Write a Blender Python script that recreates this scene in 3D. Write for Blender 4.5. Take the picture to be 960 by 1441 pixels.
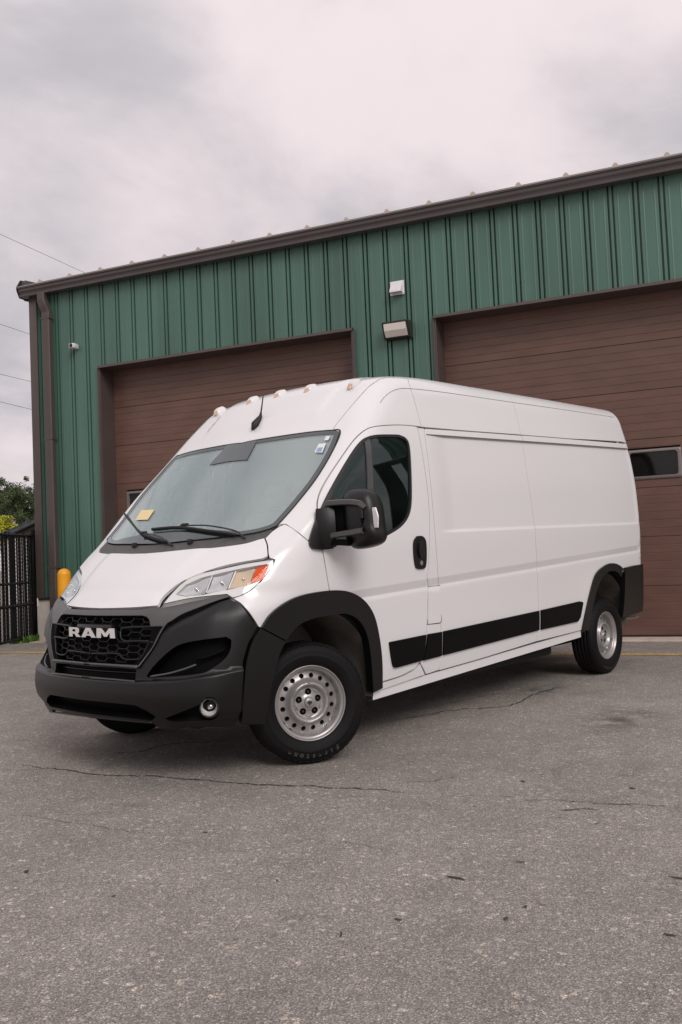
import bpy, bmesh, math, random
import numpy as np
from mathutils import Vector, Matrix
from mathutils.geometry import delaunay_2d_cdt

for o in list(bpy.data.objects): bpy.data.objects.remove(o)
scene = bpy.context.scene
COL = scene.collection
R_ = math.radians

# ------------------------------------------------------------------ camera
CAM = np.array([3.9661, 4.5428, 1.2224]); YAW, PIT, ROL, FPX = -2.44084, .047413, -.043726, 1253.45
_f = np.array([math.cos(PIT)*math.cos(YAW), math.cos(PIT)*math.sin(YAW), math.sin(PIT)])
_r = np.array([math.sin(YAW), -math.cos(YAW), 0.0]); _u = np.cross(_r, _f)
_r, _u = math.cos(ROL)*_r + math.sin(ROL)*_u, -math.sin(ROL)*_r + math.cos(ROL)*_u
cd = bpy.data.cameras.new('camera'); cam = bpy.data.objects.new('camera', cd); COL.objects.link(cam)
cd.sensor_fit = 'VERTICAL'; cd.sensor_height = 36.0; cd.lens = FPX*36/1441; cd.clip_end = 3000; cd.clip_start = .05
M = Matrix.Identity(4)
for i in range(3): M[i][0], M[i][1], M[i][2], M[i][3] = _r[i], _u[i], -_f[i], CAM[i]
cam.matrix_world = M; scene.camera = cam

# ------------------------------------------------------------------ sky, sun, exposure (overcast)
SUN_EL, SUN_AZ = R_(37), R_(64)          # azimuth measured from +x towards +y
w = bpy.data.worlds.new('World'); scene.world = w; w.use_nodes = True
nt = w.node_tree; nt.nodes.clear()
def N(nt, t, **k):
    n = nt.nodes.new(t)
    for a, b in k.items():
        if a.startswith('i_'): n.inputs[a[2:].replace('_', ' ')].default_value = b
        else: setattr(n, a, b)
    return n
wo = N(nt, 'ShaderNodeOutputWorld'); bg = N(nt, 'ShaderNodeBackground'); bg.inputs[1].default_value = .1
sky = N(nt, 'ShaderNodeTexSky'); sky.sky_type = 'NISHITA'; sky.sun_disc = False
sky.sun_elevation = SUN_EL; sky.sun_rotation = math.pi/2 - SUN_AZ
tc = N(nt, 'ShaderNodeTexCoord'); sx = N(nt, 'ShaderNodeSeparateXYZ'); nt.links.new(tc.outputs['Generated'], sx.inputs[0])
az = N(nt, 'ShaderNodeMath', operation='ABSOLUTE'); nt.links.new(sx.outputs[2], az.inputs[0])
ad = N(nt, 'ShaderNodeMath', operation='ADD'); ad.inputs[1].default_value = .28; nt.links.new(az.outputs[0], ad.inputs[0])
dvx = N(nt, 'ShaderNodeMath', operation='DIVIDE'); dvy = N(nt, 'ShaderNodeMath', operation='DIVIDE')
nt.links.new(sx.outputs[0], dvx.inputs[0]); nt.links.new(ad.outputs[0], dvx.inputs[1])
nt.links.new(sx.outputs[1], dvy.inputs[0]); nt.links.new(ad.outputs[0], dvy.inputs[1])
cx = N(nt, 'ShaderNodeCombineXYZ'); nt.links.new(dvx.outputs[0], cx.inputs[0]); nt.links.new(dvy.outputs[0], cx.inputs[1])
cx.inputs[2].default_value = 38.36
cn = N(nt, 'ShaderNodeTexNoise'); cn.inputs['Scale'].default_value = 1.7; cn.inputs['Detail'].default_value = 7; cn.inputs['Roughness'].default_value = .56; cn.inputs['Distortion'].default_value = .25
nt.links.new(cx.outputs[0], cn.inputs['Vector'])
cr = N(nt, 'ShaderNodeValToRGB'); cr.color_ramp.interpolation = 'EASE'
cr.color_ramp.elements[0].position = .34; cr.color_ramp.elements[0].color = (.58, .552, .582, 1)
cr.color_ramp.elements[1].position = .66; cr.color_ramp.elements[1].color = (.955, .838, .855, 1)
nt.links.new(cn.outputs['Fac'], cr.inputs[0])
sc10 = N(nt, 'ShaderNodeMixRGB', blend_type='MULTIPLY'); sc10.inputs[0].default_value = 1; sc10.inputs[2].default_value = (10.0, 10.0, 10.0, 1)
gz = N(nt, 'ShaderNodeMath', operation='MULTIPLY_ADD'); gz.inputs[1].default_value = .30; gz.inputs[2].default_value = .84; nt.links.new(az.outputs[0], gz.inputs[0])   # overcast sky: brighter towards the zenith
gm = N(nt, 'ShaderNodeVectorMath', operation='SCALE'); nt.links.new(cr.outputs[0], gm.inputs[0]); nt.links.new(gz.outputs[0], gm.inputs['Scale'])
nt.links.new(gm.outputs[0], sc10.inputs[1])
mx = N(nt, 'ShaderNodeMixRGB'); mx.inputs[0].default_value = .94
nt.links.new(sky.outputs[0], mx.inputs[1]); nt.links.new(sc10.outputs[0], mx.inputs[2])
nt.links.new(mx.outputs[0], bg.inputs[0]); nt.links.new(bg.outputs[0], wo.inputs[0])

sd = bpy.data.lights.new('sun', 'SUN'); sd.energy = 1.5; sd.angle = R_(26); sd.color = (1, .955, .93)
sun = bpy.data.objects.new('sun', sd); COL.objects.link(sun)
sdir = Vector((math.cos(SUN_EL)*math.cos(SUN_AZ), math.cos(SUN_EL)*math.sin(SUN_AZ), math.sin(SUN_EL)))
sun.rotation_euler = sdir.to_track_quat('Z', 'Y').to_euler(); sun.location = sdir*30
vs = scene.view_settings; vs.view_transform = 'Standard'; vs.look = 'None'; vs.exposure = 0; vs.gamma = 1; vs.use_curve_mapping = False
scene.cycles.max_bounces = 8; scene.cycles.transparent_max_bounces = 12

# ------------------------------------------------------------------ materials
def mat(name, col, rough=.5, metal=0, rnd=0, bump=0, bscale=40, var=0, vscale=3, coat=0, spec=.5, wear=0, bdetail=3, vstretch=None, **kw):
    m = bpy.data.materials.new(name); m.use_nodes = True; t = m.node_tree; b = t.nodes['Principled BSDF']
    b.inputs['Base Color'].default_value = (*col, 1); b.inputs['Roughness'].default_value = rough; b.inputs['Metallic'].default_value = metal
    b.inputs['Coat Weight'].default_value = coat; b.inputs['Coat Roughness'].default_value = .08
    b.inputs['Specular IOR Level'].default_value = spec
    c = N(t, 'ShaderNodeTexCoord'); vec = c.outputs['Object']
    if vstretch:
        mp = N(t, 'ShaderNodeMapping'); mp.inputs['Scale'].default_value = vstretch; t.links.new(vec, mp.inputs[0]); vec = mp.outputs[0]
    if var:
        n = N(t, 'ShaderNodeTexNoise'); n.inputs['Scale'].default_value = vscale; n.inputs['Detail'].default_value = 6; t.links.new(vec, n.inputs['Vector'])
        r = N(t, 'ShaderNodeValToRGB'); e = r.color_ramp.elements
        e[0].position = .3; e[1].position = .7
        e[0].color = (*[max(0, x*(1-var)) for x in col], 1); e[1].color = (*[min(1, x*(1+var)) for x in col], 1)
        t.links.new(n.outputs['Fac'], r.inputs[0]); t.links.new(r.outputs[0], b.inputs['Base Color'])
        rr = N(t, 'ShaderNodeMapRange'); rr.inputs['To Min'].default_value = max(.02, rough-.08); rr.inputs['To Max'].default_value = min(1, rough+.08)
        t.links.new(n.outputs['Fac'], rr.inputs[0]); t.links.new(rr.outputs[0], b.inputs['Roughness'])
    if rnd:                                    # each sheet a little different
        oi = N(t, 'ShaderNodeObjectInfo'); mr = N(t, 'ShaderNodeMapRange'); mr.inputs['To Min'].default_value = 1-rnd; mr.inputs['To Max'].default_value = 1+rnd; t.links.new(oi.outputs['Random'], mr.inputs[0])
        vm = N(t, 'ShaderNodeVectorMath', operation='SCALE'); t.links.new(mr.outputs[0], vm.inputs['Scale'])
        if b.inputs['Base Color'].is_linked: t.links.new(b.inputs['Base Color'].links[0].from_socket, vm.inputs[0])
        else: vm.inputs[0].default_value = col
        t.links.new(vm.outputs[0], b.inputs['Base Color'])
    if bump:
        n = N(t, 'ShaderNodeTexNoise'); n.inputs['Scale'].default_value = bscale; n.inputs['Detail'].default_value = bdetail; t.links.new(vec, n.inputs['Vector'])
        bp = N(t, 'ShaderNodeBump'); bp.inputs['Strength'].default_value = bump; bp.inputs['Distance'].default_value = .01
        t.links.new(n.outputs['Fac'], bp.inputs['Height']); t.links.new(bp.outputs[0], b.inputs['Normal'])
    return m

def glass(name, tint, refl=1.5, extra=0.0, rough=.0, haze=0, back=None):
    m = bpy.data.materials.new(name); m.use_nodes = True; t = m.node_tree; t.nodes.clear()
    o = N(t, 'ShaderNodeOutputMaterial'); tr = N(t, 'ShaderNodeBsdfTransparent'); tr.inputs[0].default_value = (*tint, 1)
    g = N(t, 'ShaderNodeBsdfGlossy'); g.inputs['Roughness'].default_value = rough; g.inputs['Color'].default_value = (.86, .97, .96, 1)
    lw = N(t, 'ShaderNodeLayerWeight'); lw.inputs['Blend'].default_value = .5          # Schlick reflectance, same from both sides
    pw = N(t, 'ShaderNodeMath', operation='POWER'); pw.inputs[1].default_value = 5; t.links.new(lw.outputs['Facing'], pw.inputs[0])
    F0 = min(.95, ((refl-1)/(refl+1))**2+extra); ad = N(t, 'ShaderNodeMath', operation='MULTIPLY_ADD', use_clamp=True); ad.inputs[1].default_value = 1-F0; ad.inputs[2].default_value = F0
    mxs = N(t, 'ShaderNodeMixShader'); t.links.new(pw.outputs[0], ad.inputs[0]); t.links.new(ad.outputs[0], mxs.inputs[0])
    t.links.new(tr.outputs[0], mxs.inputs[1]); t.links.new(g.outputs[0], mxs.inputs[2]); 
    if back is not None:
        df = N(t, 'ShaderNodeBsdfDiffuse'); df.inputs[0].default_value = (*back, 1); t.links.new(df.outputs[0], mxs.inputs[1])
    out = mxs.outputs[0]
    if haze:                                   # dust film
        df = N(t, 'ShaderNodeBsdfDiffuse'); df.inputs[0].default_value = (.62, .72, .70, 1); m2 = N(t, 'ShaderNodeMixShader'); m2.inputs[0].default_value = haze
        t.links.new(out, m2.inputs[1]); t.links.new(df.outputs[0], m2.inputs[2]); out = m2.outputs[0]
    t.links.new(out, o.inputs[0])
    return m

MT = {}
MT['paint'] = mat('white_paint', (.77, .763, .758), .20, coat=.25)
MT['plastic'] = mat('charcoal_plastic', (.0035, .0035, .0035), .33, spec=.45, bump=.12, bscale=900)
MT['lamp_grey'] = mat('lamp_inner_grey', (.45, .45, .45), .3, metal=.4)
MT['plastic_top'] = mat('grey_plastic', (.075, .073, .072), .36, bump=.1, bscale=900)
MT['black'] = mat('black_plastic', (.003, .003, .003), .6, spec=.08)
MT['gloss_black'] = mat('gloss_black_plastic', (.012, .012, .012), .22)
MT['groove'] = mat('seam_and_ledge_shadow', (.16, .155, .15), .6)  # grey of the roof seam; also the painted shadow under the flank ledge
MT['rubber'] = mat('rubber', (.012, .012, .012), .6)
MT['tyre'] = mat('tyre_rubber', (.005, .005, .005), .62, spec=.2, bump=.2, bscale=160, var=.25, vscale=9)
MT['tyre_letter'] = mat('tyre_lettering', (.05, .047, .045), .7)
MT['steel'] = mat('silver_wheel_paint', (.37, .355, .345), .34, metal=.5, var=.06, vscale=12)
MT['chrome'] = mat('chrome', (.78, .77, .76), .14, metal=1)
MT['badge'] = mat('badge_chrome', (.86, .85, .84), .22, metal=.35)
MT['reflector'] = mat('lamp_reflector', (.72, .72, .72), .16, metal=1)
MT['liner'] = mat('wheel_liner', (.15, .13, .112), .8, bump=.3, bscale=60, var=.3, vscale=5)
MT['under'] = mat('underbody', (.012, .012, .012), .8)
MT['dash'] = mat('dash_plastic', (.17, .175, .18), .6, bump=.1, bscale=300)
MT['trim'] = mat('interior_trim', (.30, .305, .31), .7, bump=.1, bscale=300)
MT['seat'] = mat('seat_cloth', (.36, .37, .375), .9, bump=.2, bscale=250)
MT['headliner'] = mat('headliner', (.72, .72, .71), .9)
MT['screen'] = glass('windscreen_glass', (.90, .98, .965), 1.52, .23)
MT['window'] = glass('tinted_glass', (.30, .40, .385), 1.5, .02)
MT['lens'] = glass('clear_lens', (.97, .975, .975), 1.28, .0)
MT['frit'] = glass('windscreen_frit', (1, 1, 1), 1.5, .10, back=(.016, .017, .018))
MT['patch'] = glass('sensor_window_print', (1, 1, 1), 1.5, .12, back=(.03, .033, .034))
MT['cowl'] = mat('cowl_plastic', (.075, .072, .07), .6, bump=.4, bscale=90, var=.2, vscale=25)
MT['amber'] = mat('amber_reflector', (.74, .085, .008), .5, spec=.05)
MT['amber_lens'] = mat('amber_marker_lens', (.62, .42, .27), .15)
MT['amber_pale'] = mat('amber_bulb_chamber', (.72, .55, .38), .25, metal=.3)
MT['red_lens'] = mat('red_lens', (.45, .01, .012), .12)
MT['white_lens'] = mat('white_lens', (.78, .76, .74), .12)
MT['sticker'] = mat('white_sticker', (.75, .76, .78), .6)
MT['sticker_blue'] = mat('blue_sticker', (.25, .38, .55), .6)
MT['sticker_yellow'] = mat('yellow_sticker', (.80, .66, .34), .6)
# building
MT['green'] = mat('green_steel', (.070, .148, .112), .38, rnd=.05, var=.2, vscale=1.3, vstretch=(1, 1, .25), bump=.02, bscale=3)
MT['brown'] = mat('brown_steel', (.080, .061, .055), .42, var=.08, vscale=3)
MT['door'] = mat('brown_door_steel', (.138, .073, .054), .42, rnd=.06, var=.14, vscale=2.2, vstretch=(.6, 1, 3), bump=.05, bscale=220)
MT['door_dark'] = mat('door_joint', (.03, .017, .014), .7)
MT['gutter'] = mat('brown_gutter', (.075, .063, .060), .38, var=.08, vscale=2)
MT['gutter_lip'] = mat('gutter_lip', (.36, .33, .31), .35)  # pale tone paints the highlight along the lip
MT['tan'] = mat('tan_roof_clip', (.55, .45, .38), .6)
MT['concrete'] = mat('concrete', (.52, .42, .34), .9, var=.18, vscale=5, bump=.3, bscale=60)
MT['concrete_wall'] = mat('concrete_wall', (.55, .50, .44), .9, var=.15, vscale=3, bump=.2, bscale=40)
MT['white_metal'] = mat('white_enamel', (.75, .72, .72), .4, var=.06, vscale=8)
MT['bronze'] = mat('dark_bronze', (.025, .02, .018), .45)
MT['lamp_lens'] = mat('ribbed_lamp_lens', (.78, .73, .66), .25, bump=.5, bscale=120)
MT['yellow'] = mat('safety_yellow', (.86, .38, .012), .4, var=.05, vscale=6)
MT['fence'] = mat('black_vinyl', (.004, .004, .004), .6, spec=.2)
MT['alu'] = mat('window_frame_grey', (.21, .185, .175), .4, metal=.2)
MT['door_glass'] = mat('door_window_glass', (.006, .005, .005), .06, spec=.4)

# ------------------------------------------------------------------ object helpers
WORLD = {}                                  # world matrices of built objects (the depsgraph has not run yet)
def finish(o, parent=None, label=None, cat=None, group=None, kind=None):
    COL.objects.link(o)
    if parent is not None:
        o.parent = parent
        o.matrix_parent_inverse = WORLD.get(parent, Matrix.Identity(4)).inverted()
    WORLD[o] = Matrix.Identity(4) if o.type != 'EMPTY' else Matrix.Translation(o.location)
    if label: o['label'] = label
    if cat: o['category'] = cat
    if group: o['group'] = group
    if kind: o['kind'] = kind
    return o
def thing(name, loc, label, cat, group=None):
    o = bpy.data.objects.new(name, None); o.location = loc; o.empty_display_size = .2
    return finish(o, None, label, cat, group)
def mesh_obj(name, V, F, m, parent=None, smooth=False, mats=None, midx=None, xf=None, **kw):
    me = bpy.data.meshes.new(name)
    if xf is not None: V = [tuple(xf @ Vector(v)) for v in V]
    me.from_pydata([tuple(map(float, v)) for v in V], [], [tuple(map(int, f)) for f in F])
    for k in (mats or [m]): me.materials.append(k)
    if midx is not None: me.polygons.foreach_set('material_index', list(midx))
    if smooth: me.polygons.foreach_set('use_smooth', [True]*len(me.polygons))
    me.update()
    return finish(bpy.data.objects.new(name, me), parent, **kw)
def bm_obj(name, bm, m, parent=None, smooth=False, xf=None, **kw):
    if xf is not None: bm.transform(xf)
    bmesh.ops.recalc_face_normals(bm, faces=bm.faces)
    me = bpy.data.meshes.new(name); bm.to_mesh(me); bm.free(); me.materials.append(m)
    if smooth:
        me.polygons.foreach_set('use_smooth', [True]*len(me.polygons))
        try: me.set_sharp_from_angle(angle=R_(35))
        except Exception: pass
    return finish(bpy.data.objects.new(name, me), parent, **kw)
def bm_box(bm, lo, hi, bev=0, seg=2):
    r = bmesh.ops.create_cube(bm, size=1); vs = r['verts']
    for v in vs: v.co = Vector(((lo[i]+hi[i])/2 + v.co[i]*(hi[i]-lo[i]) for i in range(3)))
    if bev: bmesh.ops.bevel(bm, geom=list({e for v in vs for e in v.link_edges}), offset=bev, segments=seg, profile=.5, affect='EDGES')
    return bm
def box(name, lo, hi, m, parent=None, bev=0, xf=None, seg=2, **kw):
    bm = bmesh.new(); bm_box(bm, lo, hi, bev, seg); return bm_obj(name, bm, m, parent, smooth=bev > 0, xf=xf, **kw)
def tube_geo(pts, r, n=8, closed=False, flat=1.0, cap=True):
    P = [Vector(p) for p in pts]; V = []; F = []; L = len(P); up0 = Vector((0, 0, 1))
    rr = r if hasattr(r, '__len__') else [r]*L
    for i in range(L):
        a = P[(i-1) % L] if (closed or i > 0) else P[i]; b = P[(i+1) % L] if (closed or i < L-1) else P[i]
        t = (b-a).normalized(); u = up0 if abs(t.dot(up0)) < .95 else Vector((1, 0, 0))
        s = t.cross(u).normalized(); q = s.cross(t)
        for k in range(n):
            an = 2*math.pi*k/n; V.append(P[i] + s*math.cos(an)*rr[i] + q*math.sin(an)*rr[i]*flat)
    for i in range(L if closed else L-1):
        j = (i+1) % L
        for k in range(n): F.append((i*n+k, i*n+(k+1) % n, j*n+(k+1) % n, j*n+k))
    if cap and not closed: F.append(tuple(range(n))[::-1]); F.append(tuple((L-1)*n+k for k in range(n)))
    return V, F
def tube(name, pts, r, m, parent=None, n=8, closed=False, flat=1.0, **kw):
    V, F = tube_geo(pts, r, n, closed, flat); return mesh_obj(name, V, F, m, parent, smooth=True, **kw)
def prism_geo(poly, h0, h1):
    n = len(poly); V = [(x, y, h0) for x, y in poly] + [(x, y, h1) for x, y in poly]
    F = [tuple(range(n))[::-1], tuple(range(n, 2*n))] + [(i, (i+1) % n, n+(i+1) % n, n+i) for i in range(n)]
    return V, F
def lathe_geo(prof, n=48, axis_close=False):
    V = []; F = []; L = len(prof)
    for k in range(n):
        a = 2*math.pi*k/n
        for (h, r) in prof: V.append((r*math.cos(a), h, r*math.sin(a)))    # axis = local y
    for k in range(n):
        j = (k+1) % n
        for i in range(L-1): F.append((k*L+i, k*L+i+1, j*L+i+1, j*L+i))
    return V, F
def in_poly(P, poly):
    P = np.asarray(P); poly = np.asarray(poly); x, y = P[:, 0], P[:, 1]; c = np.zeros(len(P), bool); j = len(poly)-1
    for i in range(len(poly)):
        xi, yi = poly[i]; xj, yj = poly[j]
        if yi != yj: c ^= ((yi > y) != (yj > y)) & (x < (xj-xi)*(y-yi)/(yj-yi)+xi)
        j = i
    return c
def resample(poly, sp, closed=True):
    out = []; n = len(poly); P = np.asarray(poly, float)
    for i in range(n if closed else n-1):
        a = P[i]; b = P[(i+1) % n]; k = max(1, int(math.ceil(np.linalg.norm(b-a)/sp)))
        for q in range(k): out.append(a+(b-a)*q/k)
    if not closed: out.append(P[-1])
    return np.array(out)
def dedupe(poly, eps=1e-4):
    out = [poly[0]]
    for p in poly[1:]:
        if np.linalg.norm(np.asarray(p)-np.asarray(out[-1])) > eps: out.append(p)
    if np.linalg.norm(np.asarray(out[0])-np.asarray(out[-1])) < eps: out.pop()
    return np.array(out)
def area(p): x, y = p[:, 0], p[:, 1]; return .5*np.sum(x*np.roll(y, -1)-np.roll(x, -1)*y)
def shrink(poly, d):
    p = dedupe(np.asarray(poly, float)); s = 1 if area(p) > 0 else -1
    a = p-np.roll(p, 1, 0); b = np.roll(p, -1, 0)-p
    a /= np.linalg.norm(a, axis=1)[:, None]; b /= np.linalg.norm(b, axis=1)[:, None]
    na = np.stack([-a[:, 1], a[:, 0]], 1)*s; nb = np.stack([-b[:, 1], b[:, 0]], 1)*s
    m = na+nb; l = np.sum(m*na, 1); return p+m*(d/np.maximum(l, .45))[:, None]
def mesh2d(outline, holes, sp, extra=None):
    """constrained Delaunay of an outline with holes; returns points, triangles and the boundary loops (index lists)"""
    loops = [resample(outline, sp)] + [resample(h, sp) for h in holes]
    pts = []; edges = []; L = []
    for lp in loops:
        b = len(pts); pts += [tuple(q) for q in lp]; n = len(lp); L.append(list(range(b, b+n))); edges += [(b+i, b+(i+1) % n) for i in range(n)]
    o = loops[0]; lo = o.min(0); hi = o.max(0)
    xs = np.arange(lo[0], hi[0], sp); ys = np.arange(lo[1], hi[1], sp*.866)
    g = np.array([(x+(sp/2 if j % 2 else 0), y) for j, y in enumerate(ys) for x in xs]) if len(xs) and len(ys) else np.zeros((0, 2))
    ex_rows = []
    if extra is not None:
        for row in extra:
            row = np.asarray(row); ex_rows.append((row, (row[:, 0] > lo[0]-.2) & (row[:, 0] < hi[0]+.2) & (row[:, 1] > lo[1]-.05) & (row[:, 1] < hi[1]+.05)))
        if len(g):
            for row, keep in ex_rows:
                zr = np.interp(g[:, 0]*(1 if row[-1, 0] > row[0, 0] else -1), row[:, 0]*(1 if row[-1, 0] > row[0, 0] else -1), row[:, 1], left=9, right=9); g = g[np.abs(g[:, 1]-zr) > sp*.5]
    if len(g):
        keep = in_poly(g, loops[0])
        for h in loops[1:]: keep &= ~in_poly(g, h)
        g = g[keep]
    if len(g):
        B = np.concatenate(loops); d = np.concatenate([np.min((g[i:i+400, None, 0]-B[None, :, 0])**2+(g[i:i+400, None, 1]-B[None, :, 1])**2, 1) for i in range(0, len(g), 400)])
        g = g[d > (sp*.45)**2]
    for row, keep in ex_rows:
        prev = None
        for q, kp in zip(row, keep):
            if kp:
                pts.append(tuple(q)); cur = len(pts)-1
                if prev is not None: edges.append((prev, cur))
                prev = cur
            else: prev = None
    allp = pts + [tuple(q) for q in g]
    v, e, f, ov, oe, of = delaunay_2d_cdt([Vector(map(float, q)) for q in allp], edges, [], 0, 1e-6, True)
    V = np.array([(q[0], q[1]) for q in v]); T = np.array([t for t in f if len(t) == 3])
    c = V[T].mean(1); keep = in_poly(c, loops[0])
    for h in loops[1:]: keep &= ~in_poly(c, h)
    T = T[keep]
    back = {}
    for i, src in enumerate(ov):
        for s_ in src: back[s_] = i
    L = [[back[i] for i in lp if i in back] for lp in L]
    ar = (V[T[:, 1], 0]-V[T[:, 0], 0])*(V[T[:, 2], 1]-V[T[:, 0], 1])-(V[T[:, 1], 1]-V[T[:, 0], 1])*(V[T[:, 2], 0]-V[T[:, 0], 0])
    T[ar < 0] = T[ar < 0][:, ::-1]
    return V, T, L
def cr(pts, k=6):
    """Catmull-Rom through a list of points"""
    P = np.asarray(pts, float); n = len(P)
    if n < 2: return P
    if n == 2: return P[0]+(P[1]-P[0])*np.linspace(0, 1, 9)[:, None]
    out = []
    for i in range(n-1):
        p0 = P[i-1] if i > 0 else 2*P[0]-P[1]; p1, p2 = P[i], P[i+1]; p3 = P[i+2] if i+2 < n else 2*P[-1]-P[-2]
        for t in np.arange(k)/k:
            out.append(.5*((2*p1)+(-p0+p2)*t+(2*p0-5*p1+4*p2-p3)*t*t+(-p0+3*p1-3*p2+p3)*t**3))
    out.append(P[-1]); return np.array(out)
# ================================================================== the setting
WA, WO = .302001, -6.496697                     # wall normal angle, wall offset from the van's front axle
wn = np.array([math.cos(WA), math.sin(WA), 0]); wt = np.array([-wn[1], wn[0], 0])
BX = Matrix.Translation(Vector(wn*WO)) @ Matrix.Rotation(WA+math.pi/2, 4, 'Z')     # local: s along wall, + depth into the building, z
def Bp(s, d, z): return tuple(BX @ Vector((s, d, z)))
def pray(px, py):
    d = _f+((px-480)/FPX)*_r-((py-720.5)/FPX)*_u; return d/np.linalg.norm(d)
def gpx(px, py, z=0):                           # pixel -> point on the ground
    d = pray(px, py); return CAM+d*((z-CAM[2])/d[2])

# ---- asphalt
def asphalt():
    m = bpy.data.materials.new('worn_asphalt'); m.use_nodes = True; t = m.node_tree; b = t.nodes['Principled BSDF']; lk = t.links.new
    c = N(t, 'ShaderNodeTexCoord').outputs['Object']
    def noise(s, d=4, r=.55):
        n = N(t, 'ShaderNodeTexNoise'); n.inputs['Scale'].default_value = s; n.inputs['Detail'].default_value = d; n.inputs['Roughness'].default_value = r; lk(c, n.inputs['Vector']); return n.outputs['Fac']
    def vor(s, out='Color'):
        n = N(t, 'ShaderNodeTexVoronoi'); n.inputs['Scale'].default_value = s; lk(c, n.inputs['Vector']); return n
    def ramp(fac, stops):
        r = N(t, 'ShaderNodeValToRGB'); e = r.color_ramp.elements
        while len(e) < len(stops): e.new(.5)
        for q, (p, col) in zip(e, stops): q.position = p; q.color = (*col, 1)
        lk(fac, r.inputs[0]); return r.outputs[0]
    def mix(a, bb, fac, mode='MIX'):
        x = N(t, 'ShaderNodeMixRGB', blend_type=mode)
        if hasattr(fac, 'node'): lk(fac, x.inputs[0])
        else: x.inputs[0].default_value = fac
        lk(a, x.inputs[1]); lk(bb, x.inputs[2]); return x.outputs[0]
    base = ramp(noise(.45, 6, .62), [(.28, (.236, .222, .206)), (.5, (.286, .268, .247)), (.72, (.330, .306, .278))])
    v1 = vor(210); sp = N(t, 'ShaderNodeSeparateColor'); lk(v1.outputs['Color'], sp.inputs[0])
    stones = ramp(sp.outputs[0], [(0, (.25, .25, .25)), (.45, (.78, .77, .76)), (.80, (1.3, 1.27, 1.24)), (.94, (2.1, 2.0, 1.9)), (1, (3.2, 3.0, 2.8))])
    col = mix(base, stones, .55, 'MULTIPLY')
    v3 = vor(60); sp3 = N(t, 'ShaderNodeSeparateColor'); lk(v3.outputs['Color'], sp3.inputs[0])
    st3 = ramp(sp3.outputs[1], [(0, (.80, .80, .80)), (.5, (1, 1, 1)), (.95, (1.04, 1.04, 1.03)), (.965, (1.9, 1.8, 1.7)), (1, (2.3, 2.15, 2.0))])
    col = mix(col, st3, .55, 'MULTIPLY')
    fine = ramp(noise(240, 2), [(.25, (.45, .45, .45)), (.75, (1.55, 1.54, 1.52))]); col = mix(col, fine, .85, 'MULTIPLY')
    mid = ramp(noise(3.2, 6, .68), [(.3, (.80, .79, .78)), (.7, (1.16, 1.16, 1.16))]); col = mix(col, mid, .8, 'MULTIPLY')
    # dark drips and old oil spots
    spots = ramp(noise(1.9, 3, .5), [(.66, (1, 1, 1)), (.74, (.66, .65, .65))]); col = mix(col, spots, .8, 'MULTIPLY')
    v2 = vor(4.2); sd_ = ramp(v2.outputs['Distance'], [(.035, (.22, .21, .21)), (.055, (1, 1, 1))]); col = mix(col, sd_, .55, 'MULTIPLY')
    lk(col, b.inputs['Base Color'])
    rg = N(t, 'ShaderNodeMapRange'); rg.inputs['To Min'].default_value = .72; rg.inputs['To Max'].default_value = .95; lk(sp.outputs[1], rg.inputs[0]); lk(rg.outputs[0], b.inputs['Roughness'])
    b.inputs['Specular IOR Level'].default_value = .35
    h = N(t, 'ShaderNodeMath', operation='ADD'); lk(v1.outputs['Distance'], h.inputs[0]); lk(noise(170, 3), h.inputs[1])
    bp = N(t, 'ShaderNodeBump'); bp.inputs['Strength'].default_value = .55; bp.inputs['Distance'].default_value = .006; lk(h.outputs[0], bp.inputs['Height']); lk(bp.outputs[0], b.inputs['Normal'])
    return m
MT['asphalt'] = asphalt()
GS = 600
ground = mesh_obj('ground', [(-GS, -GS, 0), (GS, -GS, 0), (GS, GS, 0), (-GS, GS, 0)], [(0, 1, 2, 3)], MT['asphalt'], kind='structure', label='worn grey asphalt yard with fine cracks')

# ---- cracks (ribbons of broken, tar-dark surface just above the asphalt)
MT['crack'] = mat('crack_filler', (.045, .04, .037), .85, bump=.5, bscale=120)
def crack(pxs, wpx, seed, jit=.012, step=.03):
    rnd = random.Random(seed); P = [gpx(*p) for p in pxs]; pts = resample(cr(P, 8), step, closed=False); n = len(pts)
    V = []; F = []; off = 0
    for i in range(n):
        a = pts[max(0, i-1)]; b = pts[min(n-1, i+1)]; t_ = (b-a)/max(1e-6, np.linalg.norm(b-a)); q = np.array([-t_[1], t_[0], 0])
        off = .8*off+rnd.uniform(-jit, jit); e = min(1, 8*i/n, 8*(n-1-i)/n)+.05
        w0 = wpx*.75*(.25+rnd.random()*.95)*e; c_ = pts[i]+q*off
        V += [c_+q*w0*.5+[0, 0, .004], c_-q*w0*.5+[0, 0, .004]]
        if i: F.append((2*i-2, 2*i-1, 2*i+1, 2*i))
    return mesh_obj('crack', V, F, MT['crack'], ground)
crack([(12, 1076), (60, 1080), (130, 1090), (215, 1094), (300, 1099), (380, 1104), (450, 1108), (520, 1112), (604, 1118)], .016, 1)
crack([(70, 1081), (30, 1084), (0, 1085)], .006, 2)
crack([(515, 1017), (560, 1014), (620, 1004), (660, 998), (715, 994), (745, 981), (775, 971), (806, 966)], .022, 3, .02)
crack([(590, 998), (640, 990), (690, 978), (730, 975), (760, 969)], .012, 4, .02)
crack([(740, 1127), (800, 1128), (860, 1132), (920, 1133), (959, 1137)], .010, 5)
crack([(785, 1141), (815, 1139), (845, 1141)], .014, 6)
crack([(575, 1101), (612, 1098), (640, 1094)], .008, 7)
crack([(140, 1062), (185, 1058), (250, 1046), (300, 1043), (350, 1039)], .022, 8, .02)
crack([(430, 1180), (520, 1190), (560, 1205)], .004, 9)
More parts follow.
